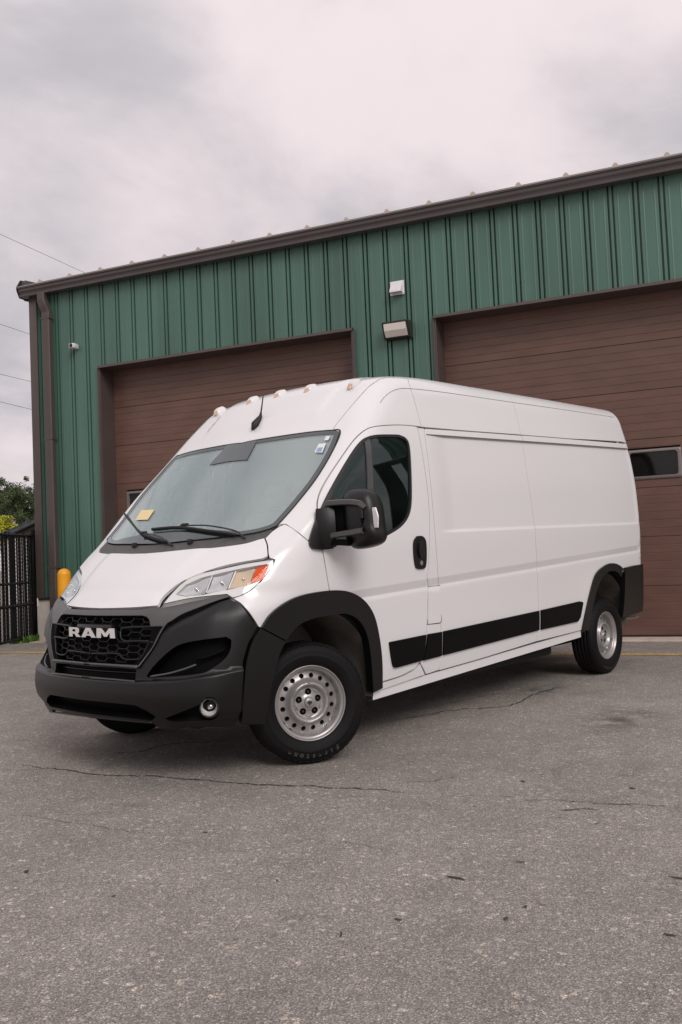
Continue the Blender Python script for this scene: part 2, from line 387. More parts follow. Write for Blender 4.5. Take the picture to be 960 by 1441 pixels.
crack([(0, 1147), (60, 1152), (150, 1166), (230, 1175)], .005, 10)
crack([(640, 1120), (700, 1121), (760, 1130)], .006, 21)
crack([(700, 1004), (780, 1003), (870, 1006), (930, 1004)], .006, 22)
# short dark scraps of tar and leaf litter
def scrap(px, py, L, W, seed):
    rnd = random.Random(seed); c_ = gpx(px, py); a0 = rnd.uniform(0, 3.14); V = []
    for k in range(11):
        a = 2*math.pi*k/11; r = rnd.uniform(.55, 1.1); x, y = L*r*math.cos(a), W*r*math.sin(a)
        V.append((c_[0]+x*math.cos(a0)-y*math.sin(a0), c_[1]+x*math.sin(a0)+y*math.cos(a0), .004))
    mesh_obj('tar_spot', V, [tuple(range(11))], MT['crack'], ground)
for i, (x, y, L, W) in enumerate([(642, 1236, .045, .010), (712, 1294, .020, .009), (740, 1277, .014, .007), (560, 1295, .016, .006), (957, 1237, .045, .008), (943, 1317, .022, .007), (37, 1227, .02, .010), (733, 1214, .022, .005), (288, 1172, .018, .007), (480, 1316, .028, .004), (890, 1110, .022, .01), (736, 1100, .02, .008), (840, 1160, .015, .006), (160, 1262, .012, .006), (390, 1240, .012, .005)]):
    scrap(x, y, L, W, 30+i)
# damp dark patches
def stain_mat():
    m = bpy.data.materials.new('damp_asphalt'); m.use_nodes = True; t = m.node_tree; b = t.nodes['Principled BSDF']
    b.inputs['Base Color'].default_value = (.035, .032, .031, 1); b.inputs['Roughness'].default_value = .75
    c = N(t, 'ShaderNodeTexCoord'); g = N(t, 'ShaderNodeTexGradient', gradient_type='QUADRATIC_SPHERE'); t.links.new(c.outputs['Generated'], g.inputs[0])
    mp = N(t, 'ShaderNodeMapping'); mp.inputs['Location'].default_value = (-1, -1, 0); mp.inputs['Scale'].default_value = (2, 2, 0); t.links.new(c.outputs['Generated'], mp.inputs[0]); t.links.new(mp.outputs[0], g.inputs[0])
    n = N(t, 'ShaderNodeTexNoise'); n.inputs['Scale'].default_value = 5; n.inputs['Detail'].default_value = 5; t.links.new(c.outputs['Object'], n.inputs['Vector'])
    r = N(t, 'ShaderNodeMapRange'); r.inputs['From Min'].default_value = .38; r.inputs['From Max'].default_value = .62; t.links.new(n.outputs['Fac'], r.inputs[0])
    mu = N(t, 'ShaderNodeMath', operation='MULTIPLY', use_clamp=True); t.links.new(r.outputs[0], mu.inputs[0]); t.links.new(g.outputs['Fac'], mu.inputs[1])
    m2 = N(t, 'ShaderNodeMath', operation='MULTIPLY', use_clamp=True); m2.inputs[1].default_value = .55; t.links.new(mu.outputs[0], m2.inputs[0])
    t.links.new(m2.outputs[0], b.inputs['Alpha']); return m
MT['stain'] = stain_mat()
for i, (px, py, a, b_) in enumerate([(765, 972, .55, .45), (870, 1015, .9, .40)]):
    c_ = gpx(px, py); V = [(c_[0]+a*math.cos(2*math.pi*k/24), c_[1]+b_*math.sin(2*math.pi*k/24), .0025+.0002*i) for k in range(24)]
    mesh_obj('damp_patch', V, [tuple(range(24))], MT['stain'], ground)

# ---- painted line and concrete door sill
def paint_mat():
    m = mat('worn_yellow_paint', (.72, .43, .09), .7, var=.15, vscale=6, bump=.3, bscale=150); t = m.node_tree; b = t.nodes['Principled BSDF']
    c = N(t, 'ShaderNodeTexCoord'); n = N(t, 'ShaderNodeTexNoise'); n.inputs['Scale'].default_value = 45; n.inputs['Detail'].default_value = 5; t.links.new(c.outputs['Object'], n.inputs['Vector'])
    r = N(t, 'ShaderNodeMapRange'); r.inputs['From Min'].default_value = .34; r.inputs['From Max'].default_value = .44; t.links.new(n.outputs['Fac'], r.inputs[0]); t.links.new(r.outputs[0], b.inputs['Alpha']); return m
MT['line'] = paint_mat()
box_line = [Bp(-30, -1.53, .004), Bp(12, -1.53, .004), Bp(12, -1.42, .004), Bp(-30, -1.42, .004)]
mesh_obj('painted_line', box_line, [(0, 1, 2, 3)], MT['line'], ground)
box('pavement_sill', (-7.3, -.16, -.1), (9, .42, .012), MT['concrete'], None, bev=.004, xf=BX, kind='structure', label='pale concrete sill along the foot of the green building')

# ================================================================== the building
bld = thing('metal_building', Bp(-2, 0, 0), 'green ribbed steel workshop with brown overhead doors and gutter', 'building')
S0, S1 = -7.20, 9.0; ZB, ZE = .72, 5.79; HEAD = 4.375; REC = .30
BXR = BX @ Matrix.Translation((0, 0, -.075))      # eave level
DOORS = [(-5.815, -1.455), (-.205, 4.06)]
D3 = (5.31, 9.6)
RIB = .3048; PH = -1.2015
def profile(s):                                  # outward offset of the sheet at wall coordinate s
    u = (s-PH+RIB/2) % RIB - RIB/2; a = abs(u)
    if a < .017: return .006
    if a < .021: return .006-.056*(a-.017)/.004
    if a < .038: return -.050
    if a < .042: return -.050*(1-(a-.038)/.004)
    d = abs(a-.085); return .0045*max(0, 1-d/.012) if d < .012 else 0
brk = sorted({round(q, 4) for q in (0, .017, .021, .038, .042, .073, .085, .097)} | {-.017, -.021, -.038, -.042, -.073, -.085, -.097})
k0 = int(math.floor((S0-PH)/RIB)); k1 = int(math.ceil((S1-PH)/RIB))
for k in range(k0, k1+1):
    c_ = PH+k*RIB; a, b_ = max(S0, c_-RIB/2), min(S1, c_+RIB/2)
    if b_-a < .01: continue
    ss = {a, b_} | {c_+q for q in brk if a < c_+q < b_}
    for d0, d1 in DOORS+[D3]:
        for e in (d0, d1):
            if a < e < b_: ss.add(e)
    ss = sorted(ss); V = []; F = []
    for q0, q1 in zip(ss, ss[1:]):
        if q1-q0 < 1e-5: continue
        mid = (q0+q1)/2; zb = HEAD if any(d0 < mid < d1 for d0, d1 in DOORS+[D3]) else ZB
        n = len(V); o0, o1 = profile(q0+1e-6), profile(q1-1e-6)
        V += [(q0, -o0, zb), (q1, -o1, zb), (q1, -o1, ZE), (q0, -o0, ZE)]; F.append((n, n+1, n+2, n+3))
    mesh_obj('wall_panel', V, F, MT['green'], bld, xf=BX)
# screws along the ribs
bm = bmesh.new(); rnd = random.Random(5)
for k in range(k0+1, k1):
    for z in (1.4, 2.3, 3.2, 4.7, 5.45):
        s = PH+k*RIB+.045
        if s > S1-.1 or s < S0+.3 or (z < HEAD+.05 and any(a-.1 < s < b_+.1 for a, b_ in DOORS+[D3])): continue
        bmesh.ops.create_cone(bm, cap_ends=True, segments=6, radius1=.006, radius2=.005, depth=.006, matrix=Matrix.Translation((s, -.004, z)) @ Matrix.Rotation(R_(90), 4, 'X'))
sc_ = bm_obj('screw', bm, MT['green'], bld, xf=BX); sc_['kind'] = 'stuff'
# side wall (round the corner), roof and concrete stem wall
for i in range(40):
    y0 = .0+i*RIB
    V = [(S0, y0, ZB), (S0, y0+.26, ZB), (S0-.03, y0+.272, ZB), (S0-.03, y0+.292, ZB), (S0, y0+RIB, ZB)]; n = len(V)
    V = V+[(x, y, ZE+.02) for x, y, z in V]
    mesh_obj('wall_panel', V, [(j+1, j, n+j, n+j+1) for j in range(n-1)], MT['green'], bld, xf=BX)
box('stem_wall', (S0-.03, -.012, -.2), (-5.83, .25, ZB-.03), MT['concrete_wall'], bld, bev=.01, xf=BX)
box('stem_wall', (-1.44, -.012, -.2), (-.22, .25, ZB-.03), MT['concrete_wall'], bld, bev=.01, xf=BX)
box('stem_wall', (4.08, -.012, -.2), (5.29, .25, ZB-.03), MT['concrete_wall'], bld, bev=.01, xf=BX)
box('stem_wall', (S0-.03, .252, -.2), (S0+.2, 12, ZB-.03), MT['concrete_wall'], bld, bev=.01, xf=BX)
for a, b_ in ((S0, -5.83), (-1.44, -.22), (4.08, 5.29)):
    box('base_trim', (a, -.045, ZB-.03), (b_, .02, ZB+.012), MT['bronze'], bld, bev=.004, xf=BX)
roof = mesh_obj('roof', [(S0-.18, -.10, 5.93), (S1, -.10, 5.93), (S1, 12, 6.95), (S0-.18, 12, 6.95), (S0-.18, -.10, 5.86), (S1, -.10, 5.86), (S1, 12, 6.85), (S0-.18, 12, 6.85)],
    [(0, 1, 2, 3), (4, 7, 6, 5), (0, 4, 5, 1), (0, 3, 7, 4)], MT['gutter'], bld, xf=BXR)
# standing seams with tan end clips that poke up behind the gutter
s = S0+.30; q = 0
while s < S1:
    box('roof_seam', (s-.02, -.09, 5.925), (s+.02, 5.0, 6.0), MT['gutter'], roof, xf=BXR @ Matrix.Translation((0, 0, 0)) @ Matrix.Translation((s, -.09, 5.93)) @ Matrix.Rotation(math.atan2(1.02, 12.1), 4, 'X') @ Matrix.Translation((-s, .09, -5.93)))
    V, F = prism_geo([(s-.05, 5.93), (s+.05, 5.93), (s+.035, 6.018), (s+.012, 6.045), (s-.012, 6.045), (s-.035, 6.018)], 0, .05)
    mesh_obj('seam_clip', [(x, -.14+z, y) for x, y, z in V], F, MT['tan'], roof, xf=BXR)
    s += 2*RIB
# soffit, eave trim and K-style gutter
box('soffit', (S0-.12, -.16, 5.84), (S1, 0.05, 5.862), MT['gutter'], bld, xf=BXR)
gp = [(-.035, 5.80), (-.15, 5.80), (-.158, 5.805), (-.160, 5.855), (-.168, 5.862), (-.185, 5.885), (-.188, 5.925), (-.205, 5.935), (-.205, 5.955), (-.195, 5.958), (-.192, 5.94), (-.178, 5.93), (-.176, 5.89), (-.15, 5.81), (-.035, 5.81)]
V = []; F = []; n = len(gp); G0, G1 = S0-.12, S1
for s in (G0, G1): V += [(s, y, z) for y, z in gp]
F = [(i, (i+1) % n, n+(i+1) % n, n+i) for i in range(n)]+[tuple(range(n))]
mesh_obj('gutter', V, F, MT['gutter'], bld, xf=BXR)
gl = [(-.207, 5.951), (-.213, 5.955), (-.213, 5.966), (-.204, 5.969), (-.198, 5.964)]; n = len(gl)
V = [(s, y, z) for s in (G0, G1) for y, z in gl]
mesh_obj('gutter_lip', V, [(i, (i+1) % n, n+(i+1) % n, n+i) for i in range(n)], MT['gutter_lip'], bld, xf=BXR)
box('eave_trim', (S0-.2, -.135, 5.93), (S1, -.115, 6.005), MT['gutter'], bld, bev=.004, xf=BXR)
# the peaked gutter end cap at the corner and a rake trim up the side
V, F = prism_geo([(-.03, 5.79), (-.15, 5.79), (-.21, 5.90), (-.215, 5.96), (-.12, 6.10), (.02, 6.12), (.10, 6.05), (.10, 5.79)], -.012, .0)
mesh_obj('gutter_end_cap', [(G0+z, x, y) for x, y, z in V], F, MT['bronze'], bld, xf=BXR)
V, F = prism_geo([(.03, 5.80), (-.12, 5.96), (-.08, 6.10), (.10, 6.12), (12, 7.1), (12, 6.75)], -.14, .0)
mesh_obj('rake_trim', [(S0-.05+z, x, y) for x, y, z in V], F, MT['gutter'], bld, xf=BXR)
box('corner_trim', (S0-.02, -.052, ZB), (S0+.135, -.034, 5.73), MT['brown'], bld, bev=.004, xf=BX)
box('corner_trim', (S0-.02, -.034, ZB), (S0-.008, .14, 5.73), MT['brown'], bld, xf=BX)
# downspout with its elbow
ds = [(-6.87, -.13, 5.74), (-6.87, -.13, 5.62), (-6.84, -.115, 5.52), (-6.815, -.085, 5.42), (-6.815, -.085, 5.2), (-6.815, -.085, 3), (-6.815, -.085, .30), (-6.815, -.13, .16), (-6.815, -.26, .12)]
def square_tube(pts, hw, hd):
    V = []; F = []
    for i, p in enumerate(pts):
        p = Vector(p); a = Vector(pts[max(0, i-1)]); b = Vector(pts[min(len(pts)-1, i+1)]); t_ = (b-a).normalized(); sx_ = Vector((1, 0, 0)); sx_ = (sx_-t_*sx_.dot(t_)).normalized(); sy = t_.cross(sx_)
        for u, v in ((-1, -.75), (-.75, -1), (.75, -1), (1, -.75), (1, .75), (.75, 1), (-.75, 1), (-1, .75)): V.append(p+sx_*u*hw+sy*v*hd)
        if i:
            for k in range(8): F.append(((i-1)*8+k, (i-1)*8+(k+1) % 8, i*8+(k+1) % 8, i*8+k))
    F.append(tuple(range(8))); F.append(tuple(range(len(pts)*8-8, len(pts)*8)))
    return V, F
V, F = square_tube(ds, .075, .05); dso = mesh_obj('downspout', V, F, MT['brown'], bld, xf=BX)
for z in (5.30, 3.3, 1.2): box('strap', (-6.905, -.139, z), (-6.725, -.03, z+.035), MT['brown'], dso, xf=BX)
# doors
def overhead_door(d0, d1, wins):
    a, b_ = d0+.002, d1-.002
    g = box('garage_door', (a, REC+.05, 0), (b_, REC+.09, HEAD), MT['door_dark'], bld, xf=BX)
    for z0 in range(7):
        lo, hi = .03+z0*.6229, .03+(z0+1)*.6229-.0025; n = 6; V = []; F = []
        zs = []
        for j in range(n):
            h0 = lo+(hi-lo)*j/n; h1 = lo+(hi-lo)*(j+1)/n
            zs += [(h0, .007 if j == 0 else .0035), (h0+.003, .001), (h0+.007, .0), (h1-.005, .0), (h1-.002, .002)]
        zs.append((hi, .009))
        if z0 == 3:       # glazed section: cut the pieces round each window
            edges = sorted([a, b_]+[q for w_ in wins for q in w_]); segs = [(edges[i], edges[i+1], any(abs(edges[i]-w_[0]) < 1e-6 for w_ in wins)) for i in range(len(edges)-1)]
        else: segs = [(a, b_, False)]
        for (p0, p1, isw) in segs:
            for (h0, y0), (h1, y1) in zip(zs, zs[1:]):
                if isw and 2.02 < (h0+h1)/2 < 2.37: continue
                m_ = len(V); V += [(p0, REC+y0, h0), (p1, REC+y0, h0), (p1, REC+y1, h1), (p0, REC+y1, h1)]; F.append((m_, m_+1, m_+2, m_+3))
        m_ = len(V); V += [(a, REC+.014, hi), (b_, REC+.014, hi), (b_, REC+.05, hi), (a, REC+.05, hi)]; F.append((m_, m_+1, m_+2, m_+3))
        mesh_obj('door_section', V, F, MT['door'], g, xf=BX)
    for (p0, p1) in wins:
        bm = bmesh.new(); fw = .045; z0, z1 = 2.005, 2.385
        # rounded frame as a swept ring
        def rr(w0, z_0, w1, z_1, r): 
            o = []
            for cx_, cz_, a0 in ((w1-r, z_1-r, 0), (w0+r, z_1-r, 90), (w0+r, z_0+r, 180), (w1-r, z_0+r, 270)):
                for q in range(5): an = R_(a0+22.5*q); o.append((cx_+r*math.cos(an), cz_+r*math.sin(an)))
            return o
        O = rr(p0-.012, z0, p1+.012, z1, .03); I = rr(p0+fw, z0+fw, p1-fw, z1-fw, .035); n = len(O)
        V = [(x, REC-.012, z) for x, z in O]+[(x, REC-.022, z) for x, z in shrink(O, .02)]+[(x, REC-.022, z) for x, z in shrink(I, -.012)]+[(x, REC+.02, z) for x, z in I]+[(x, REC+.02, z) for x, z in O]
        F = [(r_*n+i, r_*n+(i+1) % n, (r_+1)*n+(i+1) % n, (r_+1)*n+i) for r_ in range(3) for i in range(n)]+[((i+1) % n, i, 4*n+i, 4*n+(i+1) % n) for i in range(n)]
        mesh_obj('window_frame', V, F, MT['alu'], g, smooth=False, xf=BX)
        mesh_obj('window_pane', [(x, REC+.012, z) for x, z in shrink(I, -.02)], [tuple(range(n))], MT['door_glass'], g, xf=BX)
    bm = bmesh.new(); bm_box(bm, (a, REC-.01, .0), (b_, REC+.05, .03)); bm_obj('bottom_seal', bm, MT['rubber'], g, xf=BX)
for d0, d1 in DOORS+[D3]:
    Wn = [(d0+.20+i*1.07, d0+.85+i*1.07) for i in range(4)]
    overhead_door(d0, min(d1, S1+.2), [w_ for w_ in Wn if w_[1] < min(d1, S1)])
    box('jamb', (d0-.02, -.04, .02), (d0, REC+.05, HEAD+.0), MT['brown'], bld, xf=BX)
    box('jamb', (d1, -.04, .02), (d1+.02, REC+.05, HEAD+.0), MT['brown'], bld, xf=BX)
    box('jamb_trim', (d0-.05, -.05, .02), (d0-.02, -.028, HEAD+.01), MT['brown'], bld, xf=BX)
    box('jamb_trim', (d1+.02, -.05, .02), (d1+.05, -.028, HEAD+.01), MT['brown'], bld, xf=BX)
    box('head_soffit', (d0, -.04, HEAD), (d1, REC+.05, HEAD+.02), MT['brown'], bld, xf=BX)
    V, F = prism_geo([(.0, HEAD+.055), (-.075, HEAD+.035), (-.082, HEAD-.005), (-.076, HEAD-.005), (-.07, HEAD+.022), (.0, HEAD+.022)], d0-.03, d1+.03)
    mesh_obj('head_trim', [(z, x, y) for x, y, z in V], F, MT['brown'], bld, xf=BX)

# ---- things on the wall
t_ = thing('wall_lamp', Bp(-.79, 0, 4.12), 'dark bronze wall pack lamp with pale ribbed lens between the doors', 'wall lamp')
V, F = prism_geo([(-.0, 4.19), (-.09, 4.19), (-.115, 4.20), (-.215, 4.395), (-.20, 4.415), (-.0, 4.415)], -.93, -.55)
mesh_obj('housing', [(z, x, y) for x, y, z in V], F, MT['bronze'], t_, xf=BX @ Matrix.Translation((0, 0, -.035)))
V, F = prism_geo([(-.122, 4.212), (-.140, 4.212), (-.200, 4.29), (-.222, 4.38), (-.206, 4.38)], -.90, -.585)
mesh_obj('lens', [(z, x, y) for x, y, z in V], F, MT['lamp_lens'], t_, xf=BX @ Matrix.Translation((0, 0, -.035)))
t_ = thing('exhaust_vent', Bp(-.76, 0, 4.8), 'small white wedge shaped vent hood above the wall lamp', 'vent')
V, F = prism_geo([(-.0, 4.80), (-.135, 4.80), (-.135, 4.815), (-.04, 4.97), (-.0, 4.97)], -.82, -.655)
mesh_obj('hood', [(z, x, y) for x, y, z in V], F, MT['white_metal'], t_, xf=BX)
box('flange', (-.84, -.036, 4.78), (-.635, -.03, 4.975), MT['white_metal'], t_, xf=BX)
t_ = thing('security_camera', Bp(-6.39, 0, 4.78), 'tiny white security camera with black face high on the wall', 'camera')
box('mount', (-6.325, -.03, 4.75), (-6.255, .0, 4.82), MT['white_metal'], t_, bev=.008, xf=BX)
box('body', (-6.34, -.15, 4.745), (-6.24, -.03, 4.825), MT['white_metal'], t_, bev=.018, xf=BX, seg=3)
V, F = lathe_geo([(0, .0005), (0, .032), (-.008, .034), (-.012, .030), (-.012, .0005)], 20)
mesh_obj('lens', V, F, MT['gloss_black'], t_, xf=BX @ Matrix.Translation((-6.29, -.142, 4.785)))

# ---- bollard in front of the wall beside the downspout
_d = pray(90, 800); _k = (WO+.50-CAM@wn)/(_d@wn); bc = CAM+_d*_k
bs = float(bc@wt); bz = float(bc[2])
t_ = thing('bollard', Bp(bs, -.5, 0), 'yellow domed steel bollard standing by the brown downspout', 'bollard')
prof = [(bz-.10, .105)]+[(bz-.10+.10*math.sin(a), .105*math.cos(a)) for a in np.linspace(.1, math.pi/2-.01, 9)]
V, F = lathe_geo([(0, .105)]+prof, 28); V = [(x, -z, y) for x, y, z in V]
mesh_obj('sleeve', V, F, MT['yellow'], t_, smooth=True, xf=BX @ Matrix.Translation((bs, -.5, 0)))
V, F = lathe_geo([(0, .18), (.02, .18), (.035, .11)], 24); mesh_obj('footing', [(x, -z, y) for x, y, z in V], F, MT['concrete'], t_, xf=BX @ Matrix.Translation((bs, -.5, 0)))

# ---- black slatted chain link fence at the corner
fe0 = np.array([-7.62, .34]); fdir = np.array([.335, -.942]); FH = 1.80; FL = 2.7
ft = thing('chain_link_fence', Bp(-7.6, 0, 0), 'black chain link fence panel with vertical privacy slats', 'fence')
FX = BX @ Matrix.Translation((fe0[0], fe0[1], 0)) @ Matrix.Rotation(math.atan2(fdir[1], fdir[0]), 4, 'Z')
for x in (0, FL):
    tube('post', [(FX @ Vector((x, 0, z))) for z in (0, .5, 1.2, FH+.07)], .042, MT['fence'], ft, 12)
for z in (.07, .62, .98, FH-.03): tube('rail', [(FX @ Vector((x, 0, z))) for x in (0, FL/2, FL)], .022 if z != .62 else .028, MT['fence'], ft, 8)
rnd = random.Random(3); x = .10
while x < FL-.04:
    h0, h1 = .06+rnd.uniform(-.01, .01), FH-.01+rnd.uniform(-.015, .025)
    box('slat', (x-.024, -.004+rnd.uniform(-.003, .003), h0), (x+.024, .004, h1), MT['fence'], ft, xf=FX @ Matrix.Rotation(rnd.uniform(-.01, .01), 4, 'Z'))
    x += .072
V = []; F = []
def ribbon(p, q, wd):
    p, q = Vector(p), Vector(q); t_ = (q-p).normalized(); s_ = Vector((t_.z, 0, -t_.x))*wd/2; n = len(V); V.extend([p-s_, p+s_, q+s_, q-s_]); F.append((n, n+1, n+2, n+3))
zz = .06; pitch = .062
nx = int(FL/pitch); nz = int((FH-.06)/pitch)
for i in range(nx):
    for j in range(nz):
        x0 = i*pitch; z0 = .06+j*pitch
        ribbon((x0, .008, z0), (x0+pitch, .008, z0+pitch), .007); ribbon((x0, -.008, z0+pitch), (x0+pitch, -.008, z0), .007)
o = mesh_obj('wire_mesh', V, F, MT['fence'], ft, xf=FX); o['kind'] = 'stuff'

# ---- grass tuft at the post
MT['grass'] = mat('weeds', (.09, .19, .025), .7, var=.4, vscale=14)
V = []; F = []; rnd = random.Random(8); gc = gpx(42, 903)
for i in range(420):
    a = rnd.uniform(0, 6.28); r = .28*math.sqrt(rnd.random()); x, y = gc[0]+r*math.cos(a)*1.3, gc[1]+r*math.sin(a)*.7; h = rnd.uniform(.03, .13); l = rnd.uniform(0, 6.28); wd = rnd.uniform(.006, .016); le = rnd.uniform(.02, .07)
    n = len(V); dx, dy = math.cos(l), math.sin(l)
    V += [(x-dy*wd, y+dx*wd, 0), (x+dy*wd, y-dx*wd, 0), (x+dx*le+dy*wd*.7, y+dy*le-dx*wd*.7, h*.7), (x+dx*le*1.8, y+dy*le*1.8, h)]; F.append((n, n+1, n+2, n+3))
mesh_obj('grass', V, F, MT['grass'], None, kind='stuff', label='tuft of green weeds at the fence post')

# ---- trees, shrub and house beyond the fence
def leaf_mat(n, c): 
    m = mat(n, c, .65, var=.45, vscale=.9); b = m.node_tree.nodes['Principled BSDF']
    b.inputs['Transmission Weight'].default_value = 0; return m
MT['bark'] = mat('bark', (.07, .055, .045), .9, bump=.5, bscale=20)
def tree(name, base, H, crown, leaf, label, seed, nleaf, ls, trunk_r=.3, group=None):
    rnd = random.Random(seed); base = Vector(base)
    t_ = thing(name, base, label, 'tree' if 'tree' in name else 'shrub', group)
    V = []; F = []
    def limb(p, q, r0, r1):
        a, b_ = tube_geo([p, p.lerp(q, .5)+Vector((rnd.uniform(-.1, .1), rnd.uniform(-.1, .1), 0))*(q-p).length*.3, q], [r0, (r0+r1)/2, r1], 7); n = len(V); V.extend(a); F.extend([tuple(i+n for i in f) for f in b_])
    top = base+Vector((0, 0, H*.45)); limb(base, top, trunk_r, trunk_r*.7)
    lobes = []
    for (dx, dy, z, r) in crown:
        c_ = base+Vector((dx, dy, z)); lobes.append((c_, r)); limb(top if z > H*.4 else base+Vector((0, 0, z*.4)), c_, trunk_r*.5, trunk_r*.12)
    mesh_obj('trunk', V, F, MT['bark'], t_, smooth=True)
    LV = []; LF = []
    tot = sum(r*r for _, r in lobes)
    for c_, r in lobes:
        subs = []
        for _ in range(14):
            d = Vector((rnd.gauss(0, 1), rnd.gauss(0, 1), rnd.gauss(0, 1))).normalized(); subs.append((c_+d*r*rnd.uniform(.35, 1.0), r*rnd.uniform(.16, .36)))
        for _ in range(int(nleaf*r*r/tot)):
            sc2, sr = rnd.choice(subs); d = Vector((rnd.gauss(0, 1), rnd.gauss(0, 1), rnd.gauss(0, 1))).normalized(); p = sc2+d*sr*(rnd.random()**.4)
            a = Vector((rnd.gauss(0, 1), rnd.gauss(0, 1), rnd.gauss(0, .7))).normalized(); b_ = a.cross(d+Vector((0, 0, .3))).normalized(); s1 = ls*rnd.uniform(.6, 1.3); s2 = s1*.55
            n = len(LV); LV += [p-a*s1, p+b_*s2, p+a*s1, p-b_*s2]; LF.append((n, n+1, n+2, n+3))
    mesh_obj('crown', LV, LF, leaf, t_)
    return t_
def far(px, py, dist):                           # point on a pixel's ray at a horizontal distance from the camera
    d = pray(px, py); return CAM+d*(dist/math.hypot(d[0], d[1]))
L1 = leaf_mat('oak_leaves', (.060, .088, .030)); L2 = leaf_mat('yellow_leaves', (.42, .42, .03)); L3 = leaf_mat('green_leaves', (.05, .085, .02))
rx = np.array([_r[0], _r[1], 0]); rx /= np.linalg.norm(rx)
def on_ground(px, dist): p = far(px, 760, dist); return (float(p[0]), float(p[1]), 0.0)
def lob(px, py, r, dist, base): p = far(px, py, dist); return (float(p[0]-base[0]), float(p[1]-base[1]), float(p[2]), r)
D = 52; b_ = on_ground(34, D)
tree('oak_tree', b_, 6.5, [lob(30, 694, 1.0, D, b_), lob(24, 706, 1.0, D, b_), lob(40, 708, 1.1, D+1, b_), lob(30, 728, 1.2, D, b_), lob(44, 732, 1.3, D+1, b_), lob(20, 724, .9, D, b_), lob(58, 715, 1.2, D+1, b_), lob(66, 735, 1.4, D, b_)], L1, 'dark green oak tree rising above the shingle house roof', 4, 26000, .050, .22)
D = 58; b_ = on_ground(-8, D)
tree('oak_tree', b_, 6.5, [lob(3, 698, 1.2, D, b_), lob(-14, 704, 1.4, D, b_), lob(8, 712, 1.0, D, b_), lob(-2, 722, 1.4, D, b_), lob(10, 730, 1.2, D+1, b_), lob(-22, 722, 1.6, D, b_)], L1, 'dark green tree standing directly behind the yellow green shrub', 9, 26000, .055, .22)
D = 40; b_ = on_ground(6, D)
tree('yellow_shrub', b_, 1.9, [lob(6, 735, .38, D, b_), lob(0, 737, .45, D, b_), lob(14, 742, .4, D, b_), lob(22, 746, .32, D, b_), lob(4, 752, .5, D, b_), lob(17, 755, .5, D, b_), lob(-6, 748, .5, D, b_)], L2, 'bright yellow green shrub behind the black fence', 12, 9000, .045, .06)
# house: gable end with dark shingle roof
MT['shingle'] = mat('grey_shingle', (.06, .065, .075), .85, bump=.4, bscale=15, var=.3, vscale=4)
MT['siding'] = mat('beige_siding', (.62, .57, .52), .8, var=.06, vscale=2)
hp = np.array(on_ground(60, 30)); hy = math.atan2(rx[1], rx[0])
hx = Matrix.Translation(Vector(hp)) @ Matrix.Rotation(hy, 4, 'Z')
ht = thing('gabled_house', hp, 'beige house with dark shingle gable roof behind the fence', 'house')
HW = 1.35; zE = float(far(27, 750, 30)[2])-.15; zR = zE+1.05
box('wall', (-HW+.05, 0, 0), (4, 6, zE), MT['siding'], ht, xf=hx)
V, F = prism_geo([(-HW+.1, zE), (4.0, zE), (HW*1.0, zR-.06)], 0.02, 5.9); mesh_obj('gable', [(x, z, y) for x, y, z in V], F, MT['bark'], ht, xf=hx)
for sgn in (-1, 1):
    x1 = HW-(2.75 if sgn < 0 else -2.75)
    V, F = prism_geo([(HW, zR), (x1, zE-.05), (x1, zE+.07), (HW, zR+.13)], -.25, 6.2); ro = mesh_obj('roof', [(x, z, y) for x, y, z in V], F, MT['shingle'], ht, xf=hx)
    for q in range(12):
        f0 = q/12; V, F = prism_geo([(HW+(x1-HW)*f0, zR+.13+(zE-zR-.06)*f0), (HW+(x1-HW)*(f0+.06), zR+.13+(zE-zR-.06)*(f0+.06)), (HW+(x1-HW)*(f0+.06), zR+.16+(zE-zR-.06)*(f0+.06)), (HW+(x1-HW)*f0, zR+.16+(zE-zR-.06)*f0)], -.27, 6.2)
        mesh_obj('shingle_course', [(x, z, y) for x, y, z in V], F, MT['siding'] if False else MT['shingle'], ro, xf=hx)
# utility wires strung past the building
MT['wire'] = mat('wire', (.02, .02, .02), .6)
for i, (a, b_, D0, D1) in enumerate([((-60, 300), (150, 397), 34, 46), ((-60, 434), (110, 492), 34, 46), ((-60, 510), (110, 552), 34, 46), ((-60, 549), (110, 591), 34, 46)]):
    A = far(*a, D0); B = far(*b_, D1); A, B = A-(B-A)*2.2, B+(B-A)*.7; pts = [tuple(A+(B-A)*q/30-np.array([0, 0, .05*4*(q/30)*(1-q/30)])) for q in range(31)]
    tube('utility_wire', pts, .0085, MT['wire'], None, 5, label=['topmost utility wire, crossing the sky above the gutter corner', 'thin dark wire, second from the top beside the building', 'thin dark wire, third from the top beside the building', 'lowest of the thin dark wires beside the building'][i], cat='wire', group='overhead wires beside the building')
# ================================================================== the van
# Body form: x forward, y left, z up, front axle at x = 0. Profile tables, blended with a smooth maximum.
XZ = np.array([.20, .30, .40, .50, .62, .75, .88, .95, 1.00, 1.06, 1.12, 1.20, 1.29, 1.36, 1.45, 1.60, 1.75, 1.90, 2.05, 2.17, 2.28, 2.38, 2.46, 2.52, 2.60])
XV = np.array([.795, .871, .933, .96, .945, .925, .899, .873, .822, .744, .691, .6, .482, .376, .26, .079, -.086, -.244, -.393, -.507, -.626, -.743, -.887, -1.084, -1.609])
YZ = np.array([.15, .30, .45, .62, .85, 1.00, 1.30, 1.60, 1.90, 2.06, 2.20, 2.35, 2.60])
YV = np.array([.945, .979, 1.004, 1.02, 1.033, 1.044, 1.058, 1.051, 1.019, .987, .95, .91, .814])
MV = [.22, .24, .14, .142, .061, .04, -.003, .009, 2.502, .025, .182, .132, .209, .085, .155]
PITCH = .025                                     # the empty van stands nose down
ZT = np.arange(-.2, 3.0, .005)
